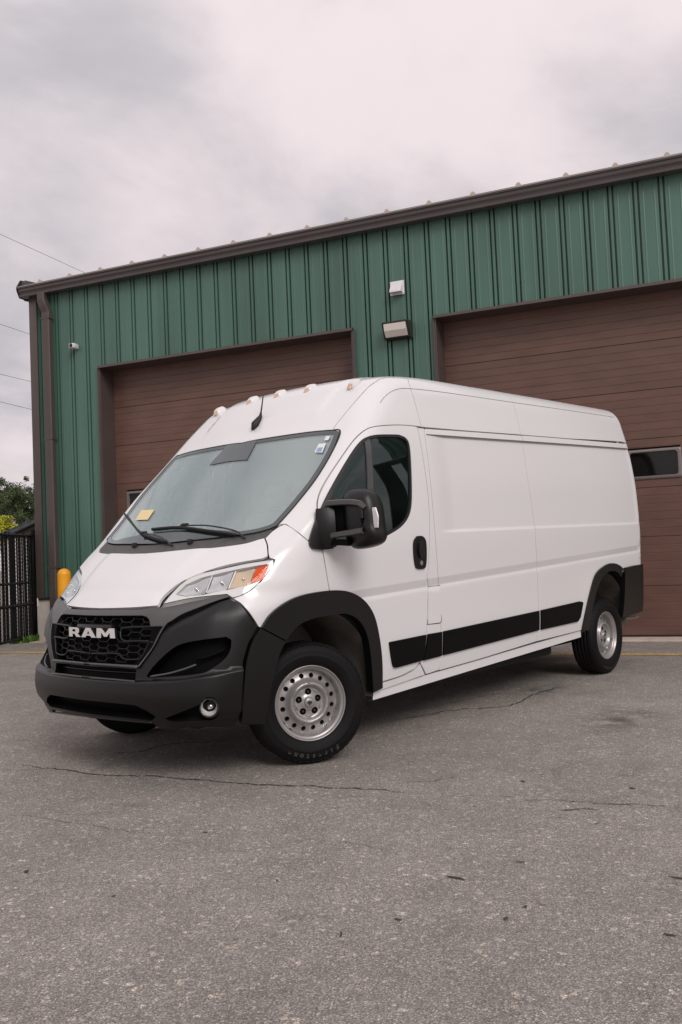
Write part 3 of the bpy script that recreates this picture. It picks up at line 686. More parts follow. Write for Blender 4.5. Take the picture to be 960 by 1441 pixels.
def pchip(xk, yk, x):
    h = np.diff(xk); d = np.diff(yk)/h; m = np.zeros(len(xk)); m[0] = d[0]; m[-1] = d[-1]
    for i in range(1, len(xk)-1):
        if d[i-1]*d[i] > 0: w1 = 2*h[i]+h[i-1]; w2 = h[i]+2*h[i-1]; m[i] = (w1+w2)/(w1/d[i-1]+w2/d[i])
    i = np.clip(np.searchsorted(xk, x)-1, 0, len(xk)-2); t = np.clip((x-xk[i])/h[i], 0, 1)
    return yk[i]*(1+2*t)*(1-t)**2+m[i]*h[i]*t*(1-t)**2+yk[i+1]*t*t*(3-2*t)+m[i+1]*h[i]*t*t*(t-1)
def gsm(v, s):
    k = np.exp(-.5*(np.arange(-int(4*s), int(4*s)+1)/s)**2); k /= k.sum(); n = len(k)//2
    return np.convolve(np.concatenate([np.full(n, v[0]), v, np.full(n, v[-1])]), k, 'valid')
XT = gsm(pchip(XZ, XV, ZT), 4); XD = np.gradient(XT, .005); YT = gsm(pchip(YZ, YV, ZT), 6)
D2T = gsm(np.interp(ZT, [.5, 1., 1.7, 2.4], MV[0:4]), 12); D6T = gsm(np.interp(ZT, [.5, 1., 1.7, 2.4], MV[4:8]), 12); KKT = gsm(np.interp(ZT, [.6, 1.1, 1.5, 2.2], MV[11:15]), 12)
def sst(t): t = np.clip(t, 0, 1); return t*t*(3-2*t)
def z_swage(x): return 1.343-.0146*(x+1.247)
def z_band(x): return .984-.042*x
def z_gut(x): return 2.091-.0357*(x+1.206)
BANDP = ([-.13, -.085, -.056, -.050, -.006, .0, .05], [0, .002, .0135, .0135, .0015, 0, 0])      # pressed groove along the flank
def detail(x, z):
    sm = sst((-1.20-x)/.26)*sst((x+4.92)/.16)
    d = .016*sst((z-z_swage(x)+.002)/.024)*sst((z_gut(x)-.055-z)/.003+.5)*sm
    d = d+np.interp(z-z_band(x), *BANDP)*sst((.05-x)/.12)*sst((x+4.86)/.04+.5)
    return d
def smx(p, q, k): h = np.clip(.5+.5*(p-q)/k, 0, 1); return q+(p-q)*h+k*h*(1-h)
DET = [True]
def bodyf(P):
    x = P[..., 0]; a = np.abs(P[..., 1]); z = P[..., 2]; zb = z+PITCH*x
    I = lambda t: np.interp(zb, ZT, t)
    ff = (x-(I(XT)-I(D2T)*a*a-I(D6T)*a**6))/np.sqrt(1+I(XD)**2)
    xp = np.maximum(x+.15, 0); Y = I(YT)-MV[10]*xp*xp*(1+1.2*np.clip(zb-1.1, 0, 1))-.02*np.clip((-x-3.2)/1.8, 0, 1)**2
    fs = a-Y
    if DET[0]: fs = fs+detail(x, z)
    fr = zb-(MV[8]-MV[9]*a*a*1.5)
    fb = -(x+5.075-.10*np.clip((z-.9)/1.7, 0, 1)**1.5-.12*a**4)
    return smx(smx(smx(ff, fs, I(KKT)), fr, .16), fb, .10)
def march(O, Dr, t0, t1, n=64):
    Tn = t0+(t1-t0)*np.linspace(0, 1, n); out = np.zeros(len(O))
    for s in range(0, len(O), 4000):
        o, d = O[s:s+4000], Dr[s:s+4000]; V = bodyf(o[:, None]+Tn[None, :, None]*d[:, None])
        ins = V < 0; ok = ins.any(1); i = np.where(ok, np.maximum(np.argmax(ins, 1), 1), np.maximum(np.argmin(V, 1), 1)); lo = Tn[i-1]; hi = Tn[i]
        for _ in range(20):
            md = .5*(lo+hi); v = bodyf(o+md[:, None]*d) < 0; hi = np.where(v, md, hi); lo = np.where(v, lo, md)
        out[s:s+4000] = np.where(ok, hi, Tn[np.argmin(V, 1)])
    return O+out[:, None]*Dr
def hitpx(pts):
    pts = np.atleast_2d(pts); d = np.array([pray(x, y) for x, y in pts]); return march(np.repeat(CAM[None], len(d), 0), d, 2.5, 11.5, 300)
def seg(*curves):                                # pixel curves (each smooth, corners between) -> points on the body
    return hitpx(np.concatenate([cr(c, 5) for c in curves]))
def half(pts3):                                  # left half outline -> whole symmetric outline
    P = np.array(pts3); P[0, 1] = 0; P[-1, 1] = 0
    return np.concatenate([P, (P*[1, -1, 1])[::-1][1:-1]])
def basis(d):
    d = np.asarray(d, float); d /= np.linalg.norm(d); e1 = np.cross([0, 0, 1.0], d)
    if np.linalg.norm(e1) < .1: e1 = np.array([0, 1.0, 0])-d*d[1]
    e1 /= np.linalg.norm(e1); return d, e1, np.cross(d, e1)
VAN = thing('cargo_van', (-2.0, 0, 0), 'white high roof cargo van with black bumper and steel wheels', 'van')
NORMD = {}
def skin(name, outline, d, m, parent=None, off=0., sp=.03, gap=.003, thick=.022, holes=(), inner=None, offf=None, mirror=False, extra=None, pts2=False, rim_mat=None, hole_gap=0, hole_thick=None, mirror_name=None, **kw):
    """a shell panel lying on the body: outline (3D points) projected along d, meshed, dropped on the body, closed to a thickness"""
    d, e1, e2 = basis(d); E = np.stack([e1, e2], 1)
    o2 = np.asarray(outline) if pts2 else np.asarray(outline)@E
    o2 = shrink(dedupe(o2, 2e-3), gap); H2 = [shrink(dedupe(np.asarray(h)@E, 2e-3), -hole_gap) for h in holes]
    ex = None
    if extra is not None: ex = [np.asarray(q)@E for q in extra]
    V2, T, L = mesh2d(o2, H2, sp, ex)
    def place(q):
        O = q@E.T+d*6.5
        s = march(O, np.repeat(-d[None], len(q), 0), 0, 7.6, 150)
        if off or offf is not None:
            e = .004; g = np.stack([bodyf(s+np.eye(3)[i]*e)-bodyf(s-np.eye(3)[i]*e) for i in range(3)], 1); g /= np.linalg.norm(g, axis=1)[:, None]
            o_ = off+(offf(s) if offf is not None else 0); s = s+g*np.broadcast_to(o_, len(s))[:, None]
        return s
    P = place(V2); e = .002
    nn = np.cross(place(V2+[e, 0])-place(V2-[e, 0]), place(V2+[0, e])-place(V2-[0, e])); nn /= np.maximum(np.linalg.norm(nn, axis=1), 1e-9)[:, None]
    fl = nn@d < 0; nn[fl] *= -1
    n = len(P); Q = P-nn*thick
    V = [*P, *Q]; F = [tuple(t) for t in T]+[(t[2]+n, t[1]+n, t[0]+n) for t in T]; mi = [0]*len(T)+[1]*len(T); NL = [nn[i] for t in T for i in t]+[-nn[i] for t in T for i in (t[2], t[1], t[0])]
    for li, lp in enumerate(L):
        b = len(V); ht = (hole_thick or thick) if li else thick
        A = P[lp]; B = P[lp]-nn[lp]*ht if not (li == 0) else Q[lp]; V += [*A, *B]; k = len(lp)
        for i in range(k):
            j = (i+1) % k; f = (b+i, b+k+i, b+k+j, b+j); F.append(f); mi.append(2)
            fn = np.cross(A[j]-A[i], B[i]-A[i]); fn /= max(1e-9, np.linalg.norm(fn)); NL += [-fn]*4
    NLa = np.array(NL)
    def build(nm, V, F, NLx, par, **kk):
        ob = mesh_obj(nm, V, F, None, par, mats=[m, inner or MT['trim'], rim_mat or m], midx=mi, **kk)
        me = ob.data; me.polygons.foreach_set('use_smooth', [True]*len(me.polygons)); me.normals_split_custom_set([tuple(x) for x in NLx]); return ob
    ob = build(name, V, F, NLa, parent or VAN, **kw)
    if mirror:
        Vm = [v*np.array([1, -1, 1]) for v in V]; Fm = [f[::-1] for f in F]; k = 0; NM = []
        for f in F: NM += list((NLa[k:k+len(f)]*[1, -1, 1])[::-1]); k += len(f)
        par = mirror if not isinstance(mirror, bool) else (parent or VAN)
        return ob, build(mirror_name or name, Vm, Fm, NM, par)
    return ob
def mirror_obj(o, parent=None):
    me = o.data.copy(); me.transform(Matrix.Scale(-1, 4, Vector((0, 1, 0)))); me.flip_normals(); q = bpy.data.objects.new(o.name.split('.')[0], me); return finish(q, parent or VAN)

# ---------------- traced edges (pixels of the photograph, dropped onto the body)
WS_TOP = [(339, 624.3), (366, 618.8), (430, 609.3), (465, 606.0), (474, 606)]
WS_SIDE = [(479, 608.5), (467.5, 636), (445, 673.7), (418.7, 707.5), (401, 728), (390, 740)]
WS_BOT = [(379, 745), (360, 750), (330, 754.5), (290, 758.7), (250, 763), (228, 765.3)]
HOOD_F = [(147, 856.4), (200, 854.4), (221, 852.4)]
HOOD_S = [(223, 851), (231, 839), (254, 820), (287.5, 805), (325, 794), (370, 786.2)]
HOOD_R = [(377.5, 783), (376, 767.5), (372.5, 757)]
HOOD_B = [(366, 758.5), (340, 765.6), (280, 773), (215, 780)]
HL_TOP = [(227, 849.5), (241, 833), (257, 817.8), (277, 807), (310, 799), (347, 791), (380, 786.5), (386.5, 788)]
HL_BOT = [(386, 791), (381, 801.5), (360.4, 825), (342, 837), (327, 841.3)]
HL_LOW = [(319, 836), (268.7, 841.5), (228.5, 849.8)]
SEAM = [(324.5, 841), (290, 850), (259, 861.5), (241, 873), (232, 880), (216, 911), (196, 939)]       # bumper / grille surround
B_CORN = [(338.75, 849), (364, 883)]
B_REAR = [(364, 883), (351, 905), (343, 936), (339.5, 983), (337, 1018)]
FL_OUT = [(366, 883), (379, 864), (401, 847), (426, 836.5), (460.6, 830.8), (485.6, 831.6), (507.5, 842.5), (523, 864), (531, 895.6), (535, 930), (535.5, 967.5)]
FL_IN = [(522, 974), (521, 955), (518.5, 923.75), (513.75, 895.6), (503, 874), (485.6, 864), (467, 865), (438.75, 870), (416, 881), (400, 901)]
FL_MIDT = [(375, 876), (385, 869), (401, 858), (426, 848), (455, 842), (485, 843), (503, 853), (515, 872), (524, 902), (528, 935), (528, 969)]   # sheet metal edge hidden under the flare
DOOR_TOP = [(447.5, 722), (446, 708), (450, 692), (461, 671.7), (479.6, 644), (498, 619), (514, 605), (530, 599.8), (557.5, 598), (578, 598.8)]
DOOR_RE = [(586, 600), (588.5, 606), (594, 635), (601, 683), (604, 717.5), (604.5, 752), (603, 797.7), (601, 811.5), (602.5, 824), (601, 876.7), (599, 893), (596.7, 913), (590, 933)]
DOOR_BOT = [(583, 941.7), (563, 951.7), (536.5, 960)]
DOOR_FR = [(463.5, 830), (460, 809), (454.4, 774.8), (447.5, 745), (447.3, 724)]
AP_BOT = [(433.7, 761), (418.7, 748.7), (402, 737.5)]
RS_SEAM = [(573.5, 533), (582.5, 561), (593, 600.6)]
B_SEAM = [(597, 605), (604, 660), (612.5, 752), (617.5, 824), (620.5, 878), (621.5, 925), (618, 943)]
MID = [(734, 613), (742, 670), (751, 730), (755, 780), (758, 853), (757.5, 880), (754, 903)]

rev = lambda c: list(c)[::-1]
UP = (.62, 0, .78)
# windscreen
scr = half(seg(WS_TOP, WS_SIDE, WS_BOT)); DW = (.65, 0, .76)
skin('windscreen', scr, DW, MT['screen'], off=.001, sp=.04, gap=.004, thick=.006, inner=MT['screen'], rim_mat=MT['rubber'])
WSO = bpy.data.objects['windscreen']
_d, _e1, _e2 = basis(DW); s2 = shrink(dedupe(scr@np.stack([_e1, _e2], 1), 2e-3), .004); ring = shrink(s2, .034)
ring[:, 1] = np.maximum(ring[:, 1], s2[:, 1].min()+.125)
back3 = lambda q: q@np.stack([_e1, _e2], 1).T
skin('screen_border', scr, DW, MT['frit'], parent=WSO, off=.003, sp=.04, gap=.0045, thick=.001, holes=[back3(ring)], inner=MT['frit'])
seal = hitpx(cr([(339, 624.3), (366, 618.8), (430, 609.3), (465, 606.0), (479, 607.5), (467.5, 636), (445, 673.7), (418.7, 707.5), (401, 728), (388, 742)], 5))
sl = np.concatenate([seal[::-1], seal[1:]*[1, -1, 1]]); tube('seal', [tuple(p) for p in sl], .006, MT['rubber'], WSO, 6)
cam_tr = half(hitpx([(339, 625), (362.5, 619.3), (348, 647.5), (321, 650)]))
skin('sensor_patch', cam_tr, DW, MT['patch'], parent=WSO, off=.0045, sp=.05, gap=0, thick=.001, inner=MT['frit'])
skin('inspection_sticker', hitpx([(443, 637.5), (449, 625.3), (459.5, 624.5), (454, 637.8)]), DW, MT['sticker'], parent=WSO, off=.0055, gap=0, thick=.0008, sp=.05)
skin('inspection_sticker', hitpx([(445.5, 636.5), (448, 631), (455, 630.5), (452.5, 636.7)]), DW, MT['sticker_blue'], parent=WSO, off=.0068, gap=0, thick=.0008, sp=.05)
skin('inspection_sticker', hitpx([(456.5, 620.5), (459.5, 614.5), (465.5, 614.2), (462.5, 620.4)]), DW, MT['sticker'], parent=WSO, off=.0055, gap=0, thick=.0008, sp=.05)
skin('yellow_sticker', hitpx([(199.5, 718.7), (218, 718), (208.7, 732), (191, 733)]), DW, MT['sticker_yellow'], parent=WSO, off=.0055, gap=0, thick=.0008, sp=.05)
# cowl
cowl_top = seg(WS_BOT[::-1])[::1]; 
skin('cowl', half(seg(rev(WS_BOT), [(384, 743), (383, 746.5)], [(374, 756.8), (366, 758.5), (340, 765.6), (280, 773), (215, 780)])), UP, MT['cowl'], off=-.006, sp=.03, gap=.002, thick=.02)
# hood
def hoodf(P):
    a = np.abs(P[:, 1]); t = np.clip((P[:, 0]-.30)/.5, 0, 1)
    return .010*sst((.46+.10*(1-t)-a)/.10)*sst((P[:, 0]-.36)/.1)*sst((.82-P[:, 0])/.08)
hood = skin('hood', half(seg(HOOD_F, HOOD_S, HOOD_R, HOOD_B)), (.72, 0, .70), MT['paint'], sp=.025, gap=.003, thick=.02, offf=hoodf)
# roof forehead and roof
ROOF_L = [(469.5, 605), (472, 599), (493, 573), (517, 546), (533, 534)]
edge = hitpx([(533, 534.5)])[0]; y_e = float(edge[1])
tail = np.array([[x, y_e+(.745-y_e)*min(1, (edge[0]-x)/.5), 2.5] for x in np.linspace(edge[0]-.08, -4.93, 24)])
rf = half(np.concatenate([seg([(339, 623.4), (366, 617.8), (430, 608.3), (464, 605)], ROOF_L), tail, [[-4.93, 0, 2.6]]]))
def rooff(P): return .012*sst((.60-np.abs(P[:, 1]))/.06)*sst((P[:, 2]-2.12)/.12)*sst((-.2-P[:, 0])/.1)
roofp = skin('roof', rf, (.5, 0, .87), MT['paint'], sp=.04, gap=.003, inner=MT['headliner'], offf=rooff)
# pillar frame: A pillar and cab side up to the roof
SIDE = (.35, 1, .5)
skin('pillar', seg(rev(AP_BOT), rev(DOOR_TOP)[:0] or [(434.5, 760.5), (441, 740), (446.5, 723)], DOOR_TOP[1:], rev(RS_SEAM), [(560, 531.3), (547, 531.6), (534, 534)], rev(ROOF_L)[1:], WS_SIDE[:1]+WS_SIDE[1:], [(395, 738)]), SIDE, MT['paint'], sp=.025, gap=.003, mirror=True)
# fender
FEND = seg([(373.5, 757)], [(383, 747.5), (392, 741.5), (401, 737.5)], rev(AP_BOT)[1:], [(444, 767), (454, 775)], rev(DOOR_FR)[3:] or DOOR_FR[:2][::-1], [(463.5, 830), (463, 842)], rev(FL_MIDT)[6:], [(369, 884), (364, 882.5)], rev(B_CORN)[1:], [(327.5, 842)], rev(HL_BOT)[1:], [(387, 787.5), (378.5, 783.5), (376.6, 767.5), (373, 757.5)])
skin('front_fender', FEND, (.5, 1, .35), MT['paint'], sp=.022, gap=.003, mirror=True)
# driver's door
WIN = [[(449, 760), (446.8, 745), (449, 722), (458, 700), (476, 667), (495.6, 635), (509, 619), (521, 613)], [(530, 611.6), (539, 611.2), (555, 611.2)], [(562, 611.6), (572, 616.7), (577.5, 630), (580, 671.7), (580, 708), (576, 726.7), (566.7, 740), (553, 749.8), (538, 757), (520, 762), (495, 766), (470, 767.5)], [(455, 767)]]
DOORO = seg(DOOR_TOP, DOOR_RE, DOOR_BOT, [(531, 960), (529, 935), (526, 902), (517, 872), (505, 853), (486, 843), (468, 841.5)], DOOR_FR)
winH = seg(*WIN)
def rows(zf, offs, x0, x1, step=.07):
    return [np.array([[x, 1.0, zf(x)+o] for x in np.arange(x0, x1, -step)]) for o in offs]
BO = (-.13, -.087, -.060, -.054, -.046, -.010, -.003, .002, .03)
door, doorR = skin('front_door', DOORO, (0, 1, 0), MT['paint'], sp=.03, gap=.003, holes=[winH], mirror=True, extra=rows(z_band, BO, .1, -1.2), hole_thick=.03)
def side_part(name, out, par_l, par_r, m, **k):
    return skin(name, out, k.pop('d', (0, 1, 0)), m, parent=par_l, mirror=par_r, **k)
side_part('window_pane', winH, door, doorR, MT['window'], off=-.014, gap=.0, thick=.005, inner=MT['window'], sp=.05)
_w2 = winH[:, [0, 2]]; _in = shrink(_w2, .016)
_w3 = np.stack([_in[:, 0], winH[:len(_in), 1]*0+1, _in[:, 1]], 1)
side_part('window_seal', winH, door, doorR, MT['rubber'], off=-.004, gap=-.002, thick=.014, sp=.03, holes=[_w3])
side_part('window_divider', hitpx([(512.5, 617), (520.5, 613), (526.5, 700), (530, 760), (522, 762), (518.5, 700)]), door, doorR, MT['plastic_top'], off=-.006, gap=0, thick=.012, sp=.04)
# door handle
HANDLE = [(586, 754.5), (593, 754.5), (598, 761), (599.2, 777), (598.5, 794), (595.5, 800), (586, 800), (583, 794), (581.2, 777), (581.5, 762), (586, 754.5)]
hl_ = side_part('door_handle', seg(HANDLE), door, doorR, MT['plastic'], off=.010, gap=0, thick=.012, sp=.015)
GRIP = [(588, 760), (592, 760.5), (594, 768), (593.5, 781), (590, 785), (587, 780), (586.5, 768), (588, 760)]
side_part('grip', seg(GRIP), hl_[0], hl_[1], MT['gloss_black'], off=.024, gap=0, thick=.014, sp=.015)
side_part('key_lock', seg([(591, 788.5), (593.2, 790.5), (592.7, 794.5), (590.5, 795), (589.6, 792), (591, 788.5)]), hl_[0], hl_[1], MT['steel'], off=.0135, gap=0, thick=.004, sp=.015)
# ---------------- load area sides
SX = rows(z_band, BO, -1.0, -5.0, .09)
SW = rows(z_swage, (-.012, -.003, .003, .009, .015, .021, .030), -1.18, -4.94, .06); GT = rows(z_gut, (-.075, -.060, -.0568, -.0532, -.048), -1.18, -4.94, .06)
EX = SX+SW+GT
SILL = [(590, 953), (617, 943.5), (673, 928), (754, 903.3), (815, 886.5)]
skin('pillar', seg([(589.5, 602), (597, 602.6)], B_SEAM, [(600, 949)], [(592, 934)], rev(DOOR_RE)[1:]), (0, 1, 0), MT['paint'], sp=.03, gap=.003, mirror=True, extra=SX)
P1 = seg([(598, 603), (660, 607.3), (733, 612.7)], MID, [(712, 916), (673, 928), (618.5, 943.4)], rev(B_SEAM)[1:])
skin('side_panel', P1, (0, 1, 0), MT['paint'], sp=.035, gap=.0022, mirror=True, extra=EX)
RFL_O = [(818, 886), (822.5, 864), (830, 831), (838, 807), (851.8, 794.8), (862.6, 792.6), (871, 796), (874.8, 800)]
RFL_M = [(821.5, 886), (826, 864), (833, 834), (840, 813), (852, 801), (862, 799), (868, 801), (874, 806)]
rear_x = lambda z: -4.965+.10*np.clip((z-.9)/1.7, 0, 1)**1.5
rs = np.array([[rear_x(z), 1.0, z] for z in np.linspace(.96, 2.205, 30)])
P2 = np.concatenate([hitpx(cr(rev(MID), 5)), hitpx(cr([(735.5, 612.6), (770, 615.2), (800, 617.7)], 4)), [[rear_x(2.218), 1.0, 2.2215]], rs[::-1], hitpx(cr(rev(RFL_M), 5))])
skin('side_panel', P2, (0, 1, 0), MT['paint'], sp=.035, gap=.0022, mirror=True, extra=EX)
# roof sides above the drip line, in two lengths
RSD = (0, 1, .7)
gx = lambda x: [x, 1.0, z_gut(x)]
def gut3(x): 
    p = march(np.array([[x, 3.0, z_gut(x)]]), np.array([[0, -1.0, 0]]), 0, 3)[0]; return p
def top3(x): return march(np.array([[x, .745, 4.0]]), np.array([[0, 0, -1.0]]), 0, 3)[0]
s1 = seg(RS_SEAM); m1 = hitpx(cr([(722.5, 568), (727, 585), (733.5, 611.8)], 5)); xm = m1[0][0]
t1 = np.array([top3(x) for x in np.linspace(xm, s1[0][0]-.01, 14)]); g1 = hitpx(cr([(733.5, 611.8), (660, 606.5), (594, 601)], 6))
skin('roof_side', np.concatenate([s1[::-1], [top3(s1[0][0]-.01)], t1[::-1], m1, g1[1:-1]]), RSD, MT['paint'], sp=.035, gap=.0022, mirror=True)
zr = np.linspace(2.2222, 2.52, 13); rr_ = march(np.array([[rear_x(z)+.0, 3.0, z] for z in zr]), np.repeat([[0, -1.0, 0]], len(zr), 0), 0, 3)
rr_ = rr_[rr_[:, 1] > .765]; t2 = np.array([top3(x) for x in np.linspace(rr_[-1][0]+.01, xm, 16)])
g2 = hitpx(cr([(735, 612.2), (770, 614.8), (800, 617.3)], 4))
skin('roof_side', np.concatenate([m1, g2, rr_, t2]), RSD, MT['paint'], sp=.035, gap=.0022, mirror=True)
skin('sill_panel', seg([(537, 961.5), (563, 953.3), (583.5, 943.4), (591.5, 934.8)], [(598, 949.5)], [(536.5, 971)]), (0, 1, 0), MT['paint'], sp=.03, gap=.0015, mirror=True)
# thin groove along the roof edge
for c_ in ([(535, 567), (541, 559), (550, 551.5), (562, 547.2), (577, 547), (620, 551.5), (720, 566), (800, 577.5), (864, 587.2)],):
    P = hitpx(cr(c_, 6)); o = tube('roof_groove', [tuple(p) for p in P], .0022, MT['groove'], VAN, 5); mirror_obj(o)
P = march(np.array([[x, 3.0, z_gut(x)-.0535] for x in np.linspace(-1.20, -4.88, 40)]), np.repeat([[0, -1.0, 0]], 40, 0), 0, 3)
o = tube('ledge_shadow_line', [tuple(p) for p in P], .0042, MT['groove'], VAN, 6); mirror_obj(o)  # dark tube that paints the shadow line under the ledge
# rear doors, simple but whole
def rear_panel(y0, y1, z0, z1, nm, m, **k): return skin(nm, np.array([[0, y0, z0], [0, y1, z0], [0, y1, z1], [0, y0, z1]]), (-1, 0, 0), m, **k)
rd, rdR = skin('rear_door', np.array([[0, .003, .60], [0, .92, .60], [0, .92, 1.5], [0, .86, 2.15], [0, .78, 2.42], [0, .70, 2.50], [0, .003, 2.55]]), (-1, 0, 0), MT['paint'], sp=.05, mirror=True, holes=[np.array([[0, .16, 1.42], [0, .80, 1.42], [0, .74, 2.05], [0, .16, 2.05]])])
skin('window_pane', np.array([[0, .16, 1.42], [0, .80, 1.42], [0, .74, 2.05], [0, .16, 2.05]]), (-1, 0, 0), MT['window'], parent=rd, mirror=rdR, off=-.006, gap=0, thick=.005, sp=.08)
skin('tail_lamp', np.array([[-5, .93, 1.10], [-5, .985, 1.10], [-5, .975, 1.62], [-5, .925, 1.62]]), (-.75, .66, 0), MT['red_lens'], off=.006, gap=0, thick=.02, sp=.03, mirror=True)
# rear hinge seen beyond the edge
for z in (1.93, 1.0):
    p = march(np.array([[rear_x(z)-.06, 3.0, z]]), np.array([[0, -1.0, 0]]), 0, 3)[0]
    o = box('hinge', (p[0]-.03, p[1]-.05, z-.035), (p[0]+.01, p[1]+.004, z+.035), MT['paint'], VAN, bev=.006); mirror_obj(o)
# rear bumper
RB = np.array([[-4.42, 1.02, .50], [-4.42, 1.02, .972], [-5.06, .55, 1.0], [-5.06, .55, .52]])
d_, e1_, e2_ = basis((-.62, .78, 0)); q0 = np.array([-4.405, 1.03])@np.array([e1_[0], e1_[1]]); q1 = np.array([-5.06, .55])@np.array([e1_[0], e1_[1]])
sgn = 1 if q1 > q0 else -1
rb2 = [(q0, .505), (q0+sgn*.02, .495), (q0+sgn*.40, .515), (q1, .53), (q1, 1.0), (q0+sgn*.2, .985), (q0+sgn*.01, .972)]
skin('rear_bumper', rb2, (-.62, .78, 0), MT['plastic'], pts2=True, off=.024, gap=0, thick=.05, sp=.03, mirror=True)
box('rear_step', (-5.13, -.62, .50), (-4.98, .62, .62), MT['plastic'], VAN, bev=.02)
tube('tow_bracket', [(-4.62, .80, .47), (-4.80, .86, .45), (-5.0, .90, .45)], .016, MT['steel'], VAN, 8)
# ---------------- black flank mouldings
def moulding(*px): skin('side_moulding', seg(*px), (0, 1, 0), MT['black_m'], off=.014, gap=.0012, thick=.016, sp=.025, mirror=True)
MT['black_m'] = mat('moulding_plastic', (.003, .003, .003), .5, spec=.12, bump=.1, bscale=700)
moulding([(548.5, 903)], [(598.5, 892.8)], [(596, 915), (592, 929.5)], [(556, 939.5), (551.5, 936), (547, 907), (548.5, 903)])
moulding([(601, 892.2)], [(620.5, 888.8)], [(620, 922.6)], [(594, 929.5), (598, 915), (601, 892.2)])
moulding([(623, 888.2)], [(757.5, 859.2)], [(757.5, 886.5)], [(622.3, 922)])
moulding([(760.3, 858.5)], [(815, 846), (819, 847.5), (818.5, 853)], [(815.5, 868.5), (812, 874.5)], [(760.2, 886)])
# fuel flap
skin('fuel_flap', seg([(603.8, 826.5), (618.3, 824.8)], [(620.5, 873), (618.5, 875.8)], [(602.3, 878)], [(602.2, 850), (603.8, 826.5)]), (0, 1, 0), MT['paint'], off=.0035, gap=0, thick=.006, sp=.03, mirror=True)
fo = hitpx([(603.2, 825.5), (619, 823.8), (621.3, 874), (619, 876.8), (601.6, 879)]); 
tube('fuel_flap_gap', [tuple(p) for p in fo], .003, MT['rubber'], VAN, 5, closed=True)
# rocker panel below the sill
V = []; F = []; pr = [(.955, .02), (.975, .015), (.972, -.045), (.93, -.05)]
xs = np.linspace(-.50, -3.52, 14)
for i, x in enumerate(xs):
    zb = .345-.0335*(x+.5)+.0; V += [(x, y, zb+z-.012) for y, z in pr]
    if i: F += [((i-1)*4+k, (i-1)*4+k+1, i*4+k+1, i*4+k) for k in range(3)]
o = mesh_obj('rocker_panel', V, F, MT['paint'], VAN, smooth=False); mirror_obj(o)
# ---------------- flares
DET[0] = False
skin('wheel_flare', seg(FL_OUT, FL_IN), (.15, 1, 0), MT['plastic'], off=.020, gap=.001, thick=.055, sp=.02, mirror=True)
RFL_I = [(873, 812), (868, 806), (862, 803.5), (852, 806), (842.5, 819), (836.5, 836), (830, 866), (826.5, 887)]
skin('wheel_flare', seg(RFL_O, RFL_I), (0, 1, 0), MT['plastic'], off=.016, gap=.0, thick=.05, sp=.02, mirror=True)
skin('bumper_corner', seg([(366, 884), (400.5, 902.5)], [(392, 920.6), (384, 949), (378, 980), (372, 1018)], [(338.5, 1019)], [(341.5, 983), (345, 936), (353, 905), (365, 884.5)]), (.5, 1, 0), MT['plastic'], off=.012, gap=.0005, thick=.05, sp=.02, mirror=True)
DET[0] = True
# ---------------- front end
def yz_line(px): P = hitpx(cr(px, 6)); o = np.argsort(np.abs(P[:, 1])); return np.abs(P[o, 1]), P[o, 2]
LEDGE = yz_line([(193, 957), (225, 956), (258, 954), (296, 948), (320, 943), (337, 938)])
CREASE = yz_line([(232, 893), (257, 879.5), (298.5, 872.5), (337.5, 861)])
def bumperf(P):
    a = np.abs(P[:, 1]); z = P[:, 2]
    o = .024*sst((np.interp(a, *LEDGE)-z+.004)/.022)-.010*sst((.95-a)/.10)
    o = o-.030*sst((.40-z)/.07)*sst((a-.60)/.15)
    up = np.clip(z-np.interp(a, *CREASE), 0, .2)*sst((a-.40)/.1)
    return o-.30*up*sst((a-.3)/.2)*sst((.84-a)/.18)
bump_out = half(seg([(128, 935.8), (196, 939.3)], rev(SEAM)[1:], [(326, 842.5)], B_CORN, B_REAR[1:], [(327, 1026), (280, 1026), (227, 1023)], [(218, 1016.5), (134, 1009)]))
LG = half(hitpx([(131, 937.8), (160, 939.3), (190.5, 942), (188.5, 957), (160, 954.6), (129.5, 952)]))
INT = seg([(204.6, 951.5), (213.7, 938.5), (234.4, 918), (252.7, 906.5), (280, 900.7), (319, 896)], [(326, 900), (325, 913), (317, 927), (298.5, 941), (282.5, 947.7), (245.8, 951.5), (207, 953.5)])
FOGP = seg([(234, 1009), (255, 1001), (283, 989), (292, 980.5), (302, 983), (308, 996), (305, 1010), (298, 1015)], [(275, 1016.5), (250, 1014.5), (238, 1011.5)])
LIN = half(seg([(131, 985), (165, 988.3), (192, 991)], [(208, 998), (221, 1006.5)], [(216, 1012), (180, 1008.3), (133, 1003.2)]))
mir = lambda P: P*[1, -1, 1]
BDIR = (1, 0, .05)
_ys = np.linspace(-.93, .93, 94)
BROWS = [np.array([[.9, y, np.interp(abs(y), *LEDGE)+o] for y in _ys if abs(y) < LEDGE[0].max()]) for o in (-.024, -.014, -.007, .0, .005)]
BROWS += [np.array([[.9, sg*y, np.interp(y, *CREASE)] for y in np.linspace(.5, .92, 24)[::sg]]) for sg in (-1, 1)]
bump_o = skin('front_bumper', bump_out, BDIR, MT['plastic'], sp=.02, gap=.002, thick=.03, offf=bumperf, holes=[LG, LIN, INT, mir(INT), FOGP, mir(FOGP)], hole_thick=.11, inner=MT['under'], extra=BROWS, rim_mat=MT['black'])
for nm, hole in (('air_intake', INT),):
    a, b_ = skin(nm, hole, BDIR, MT['black'], parent=bump_o, off=-.085, gap=-.02, thick=.004, sp=.03, mirror=True)
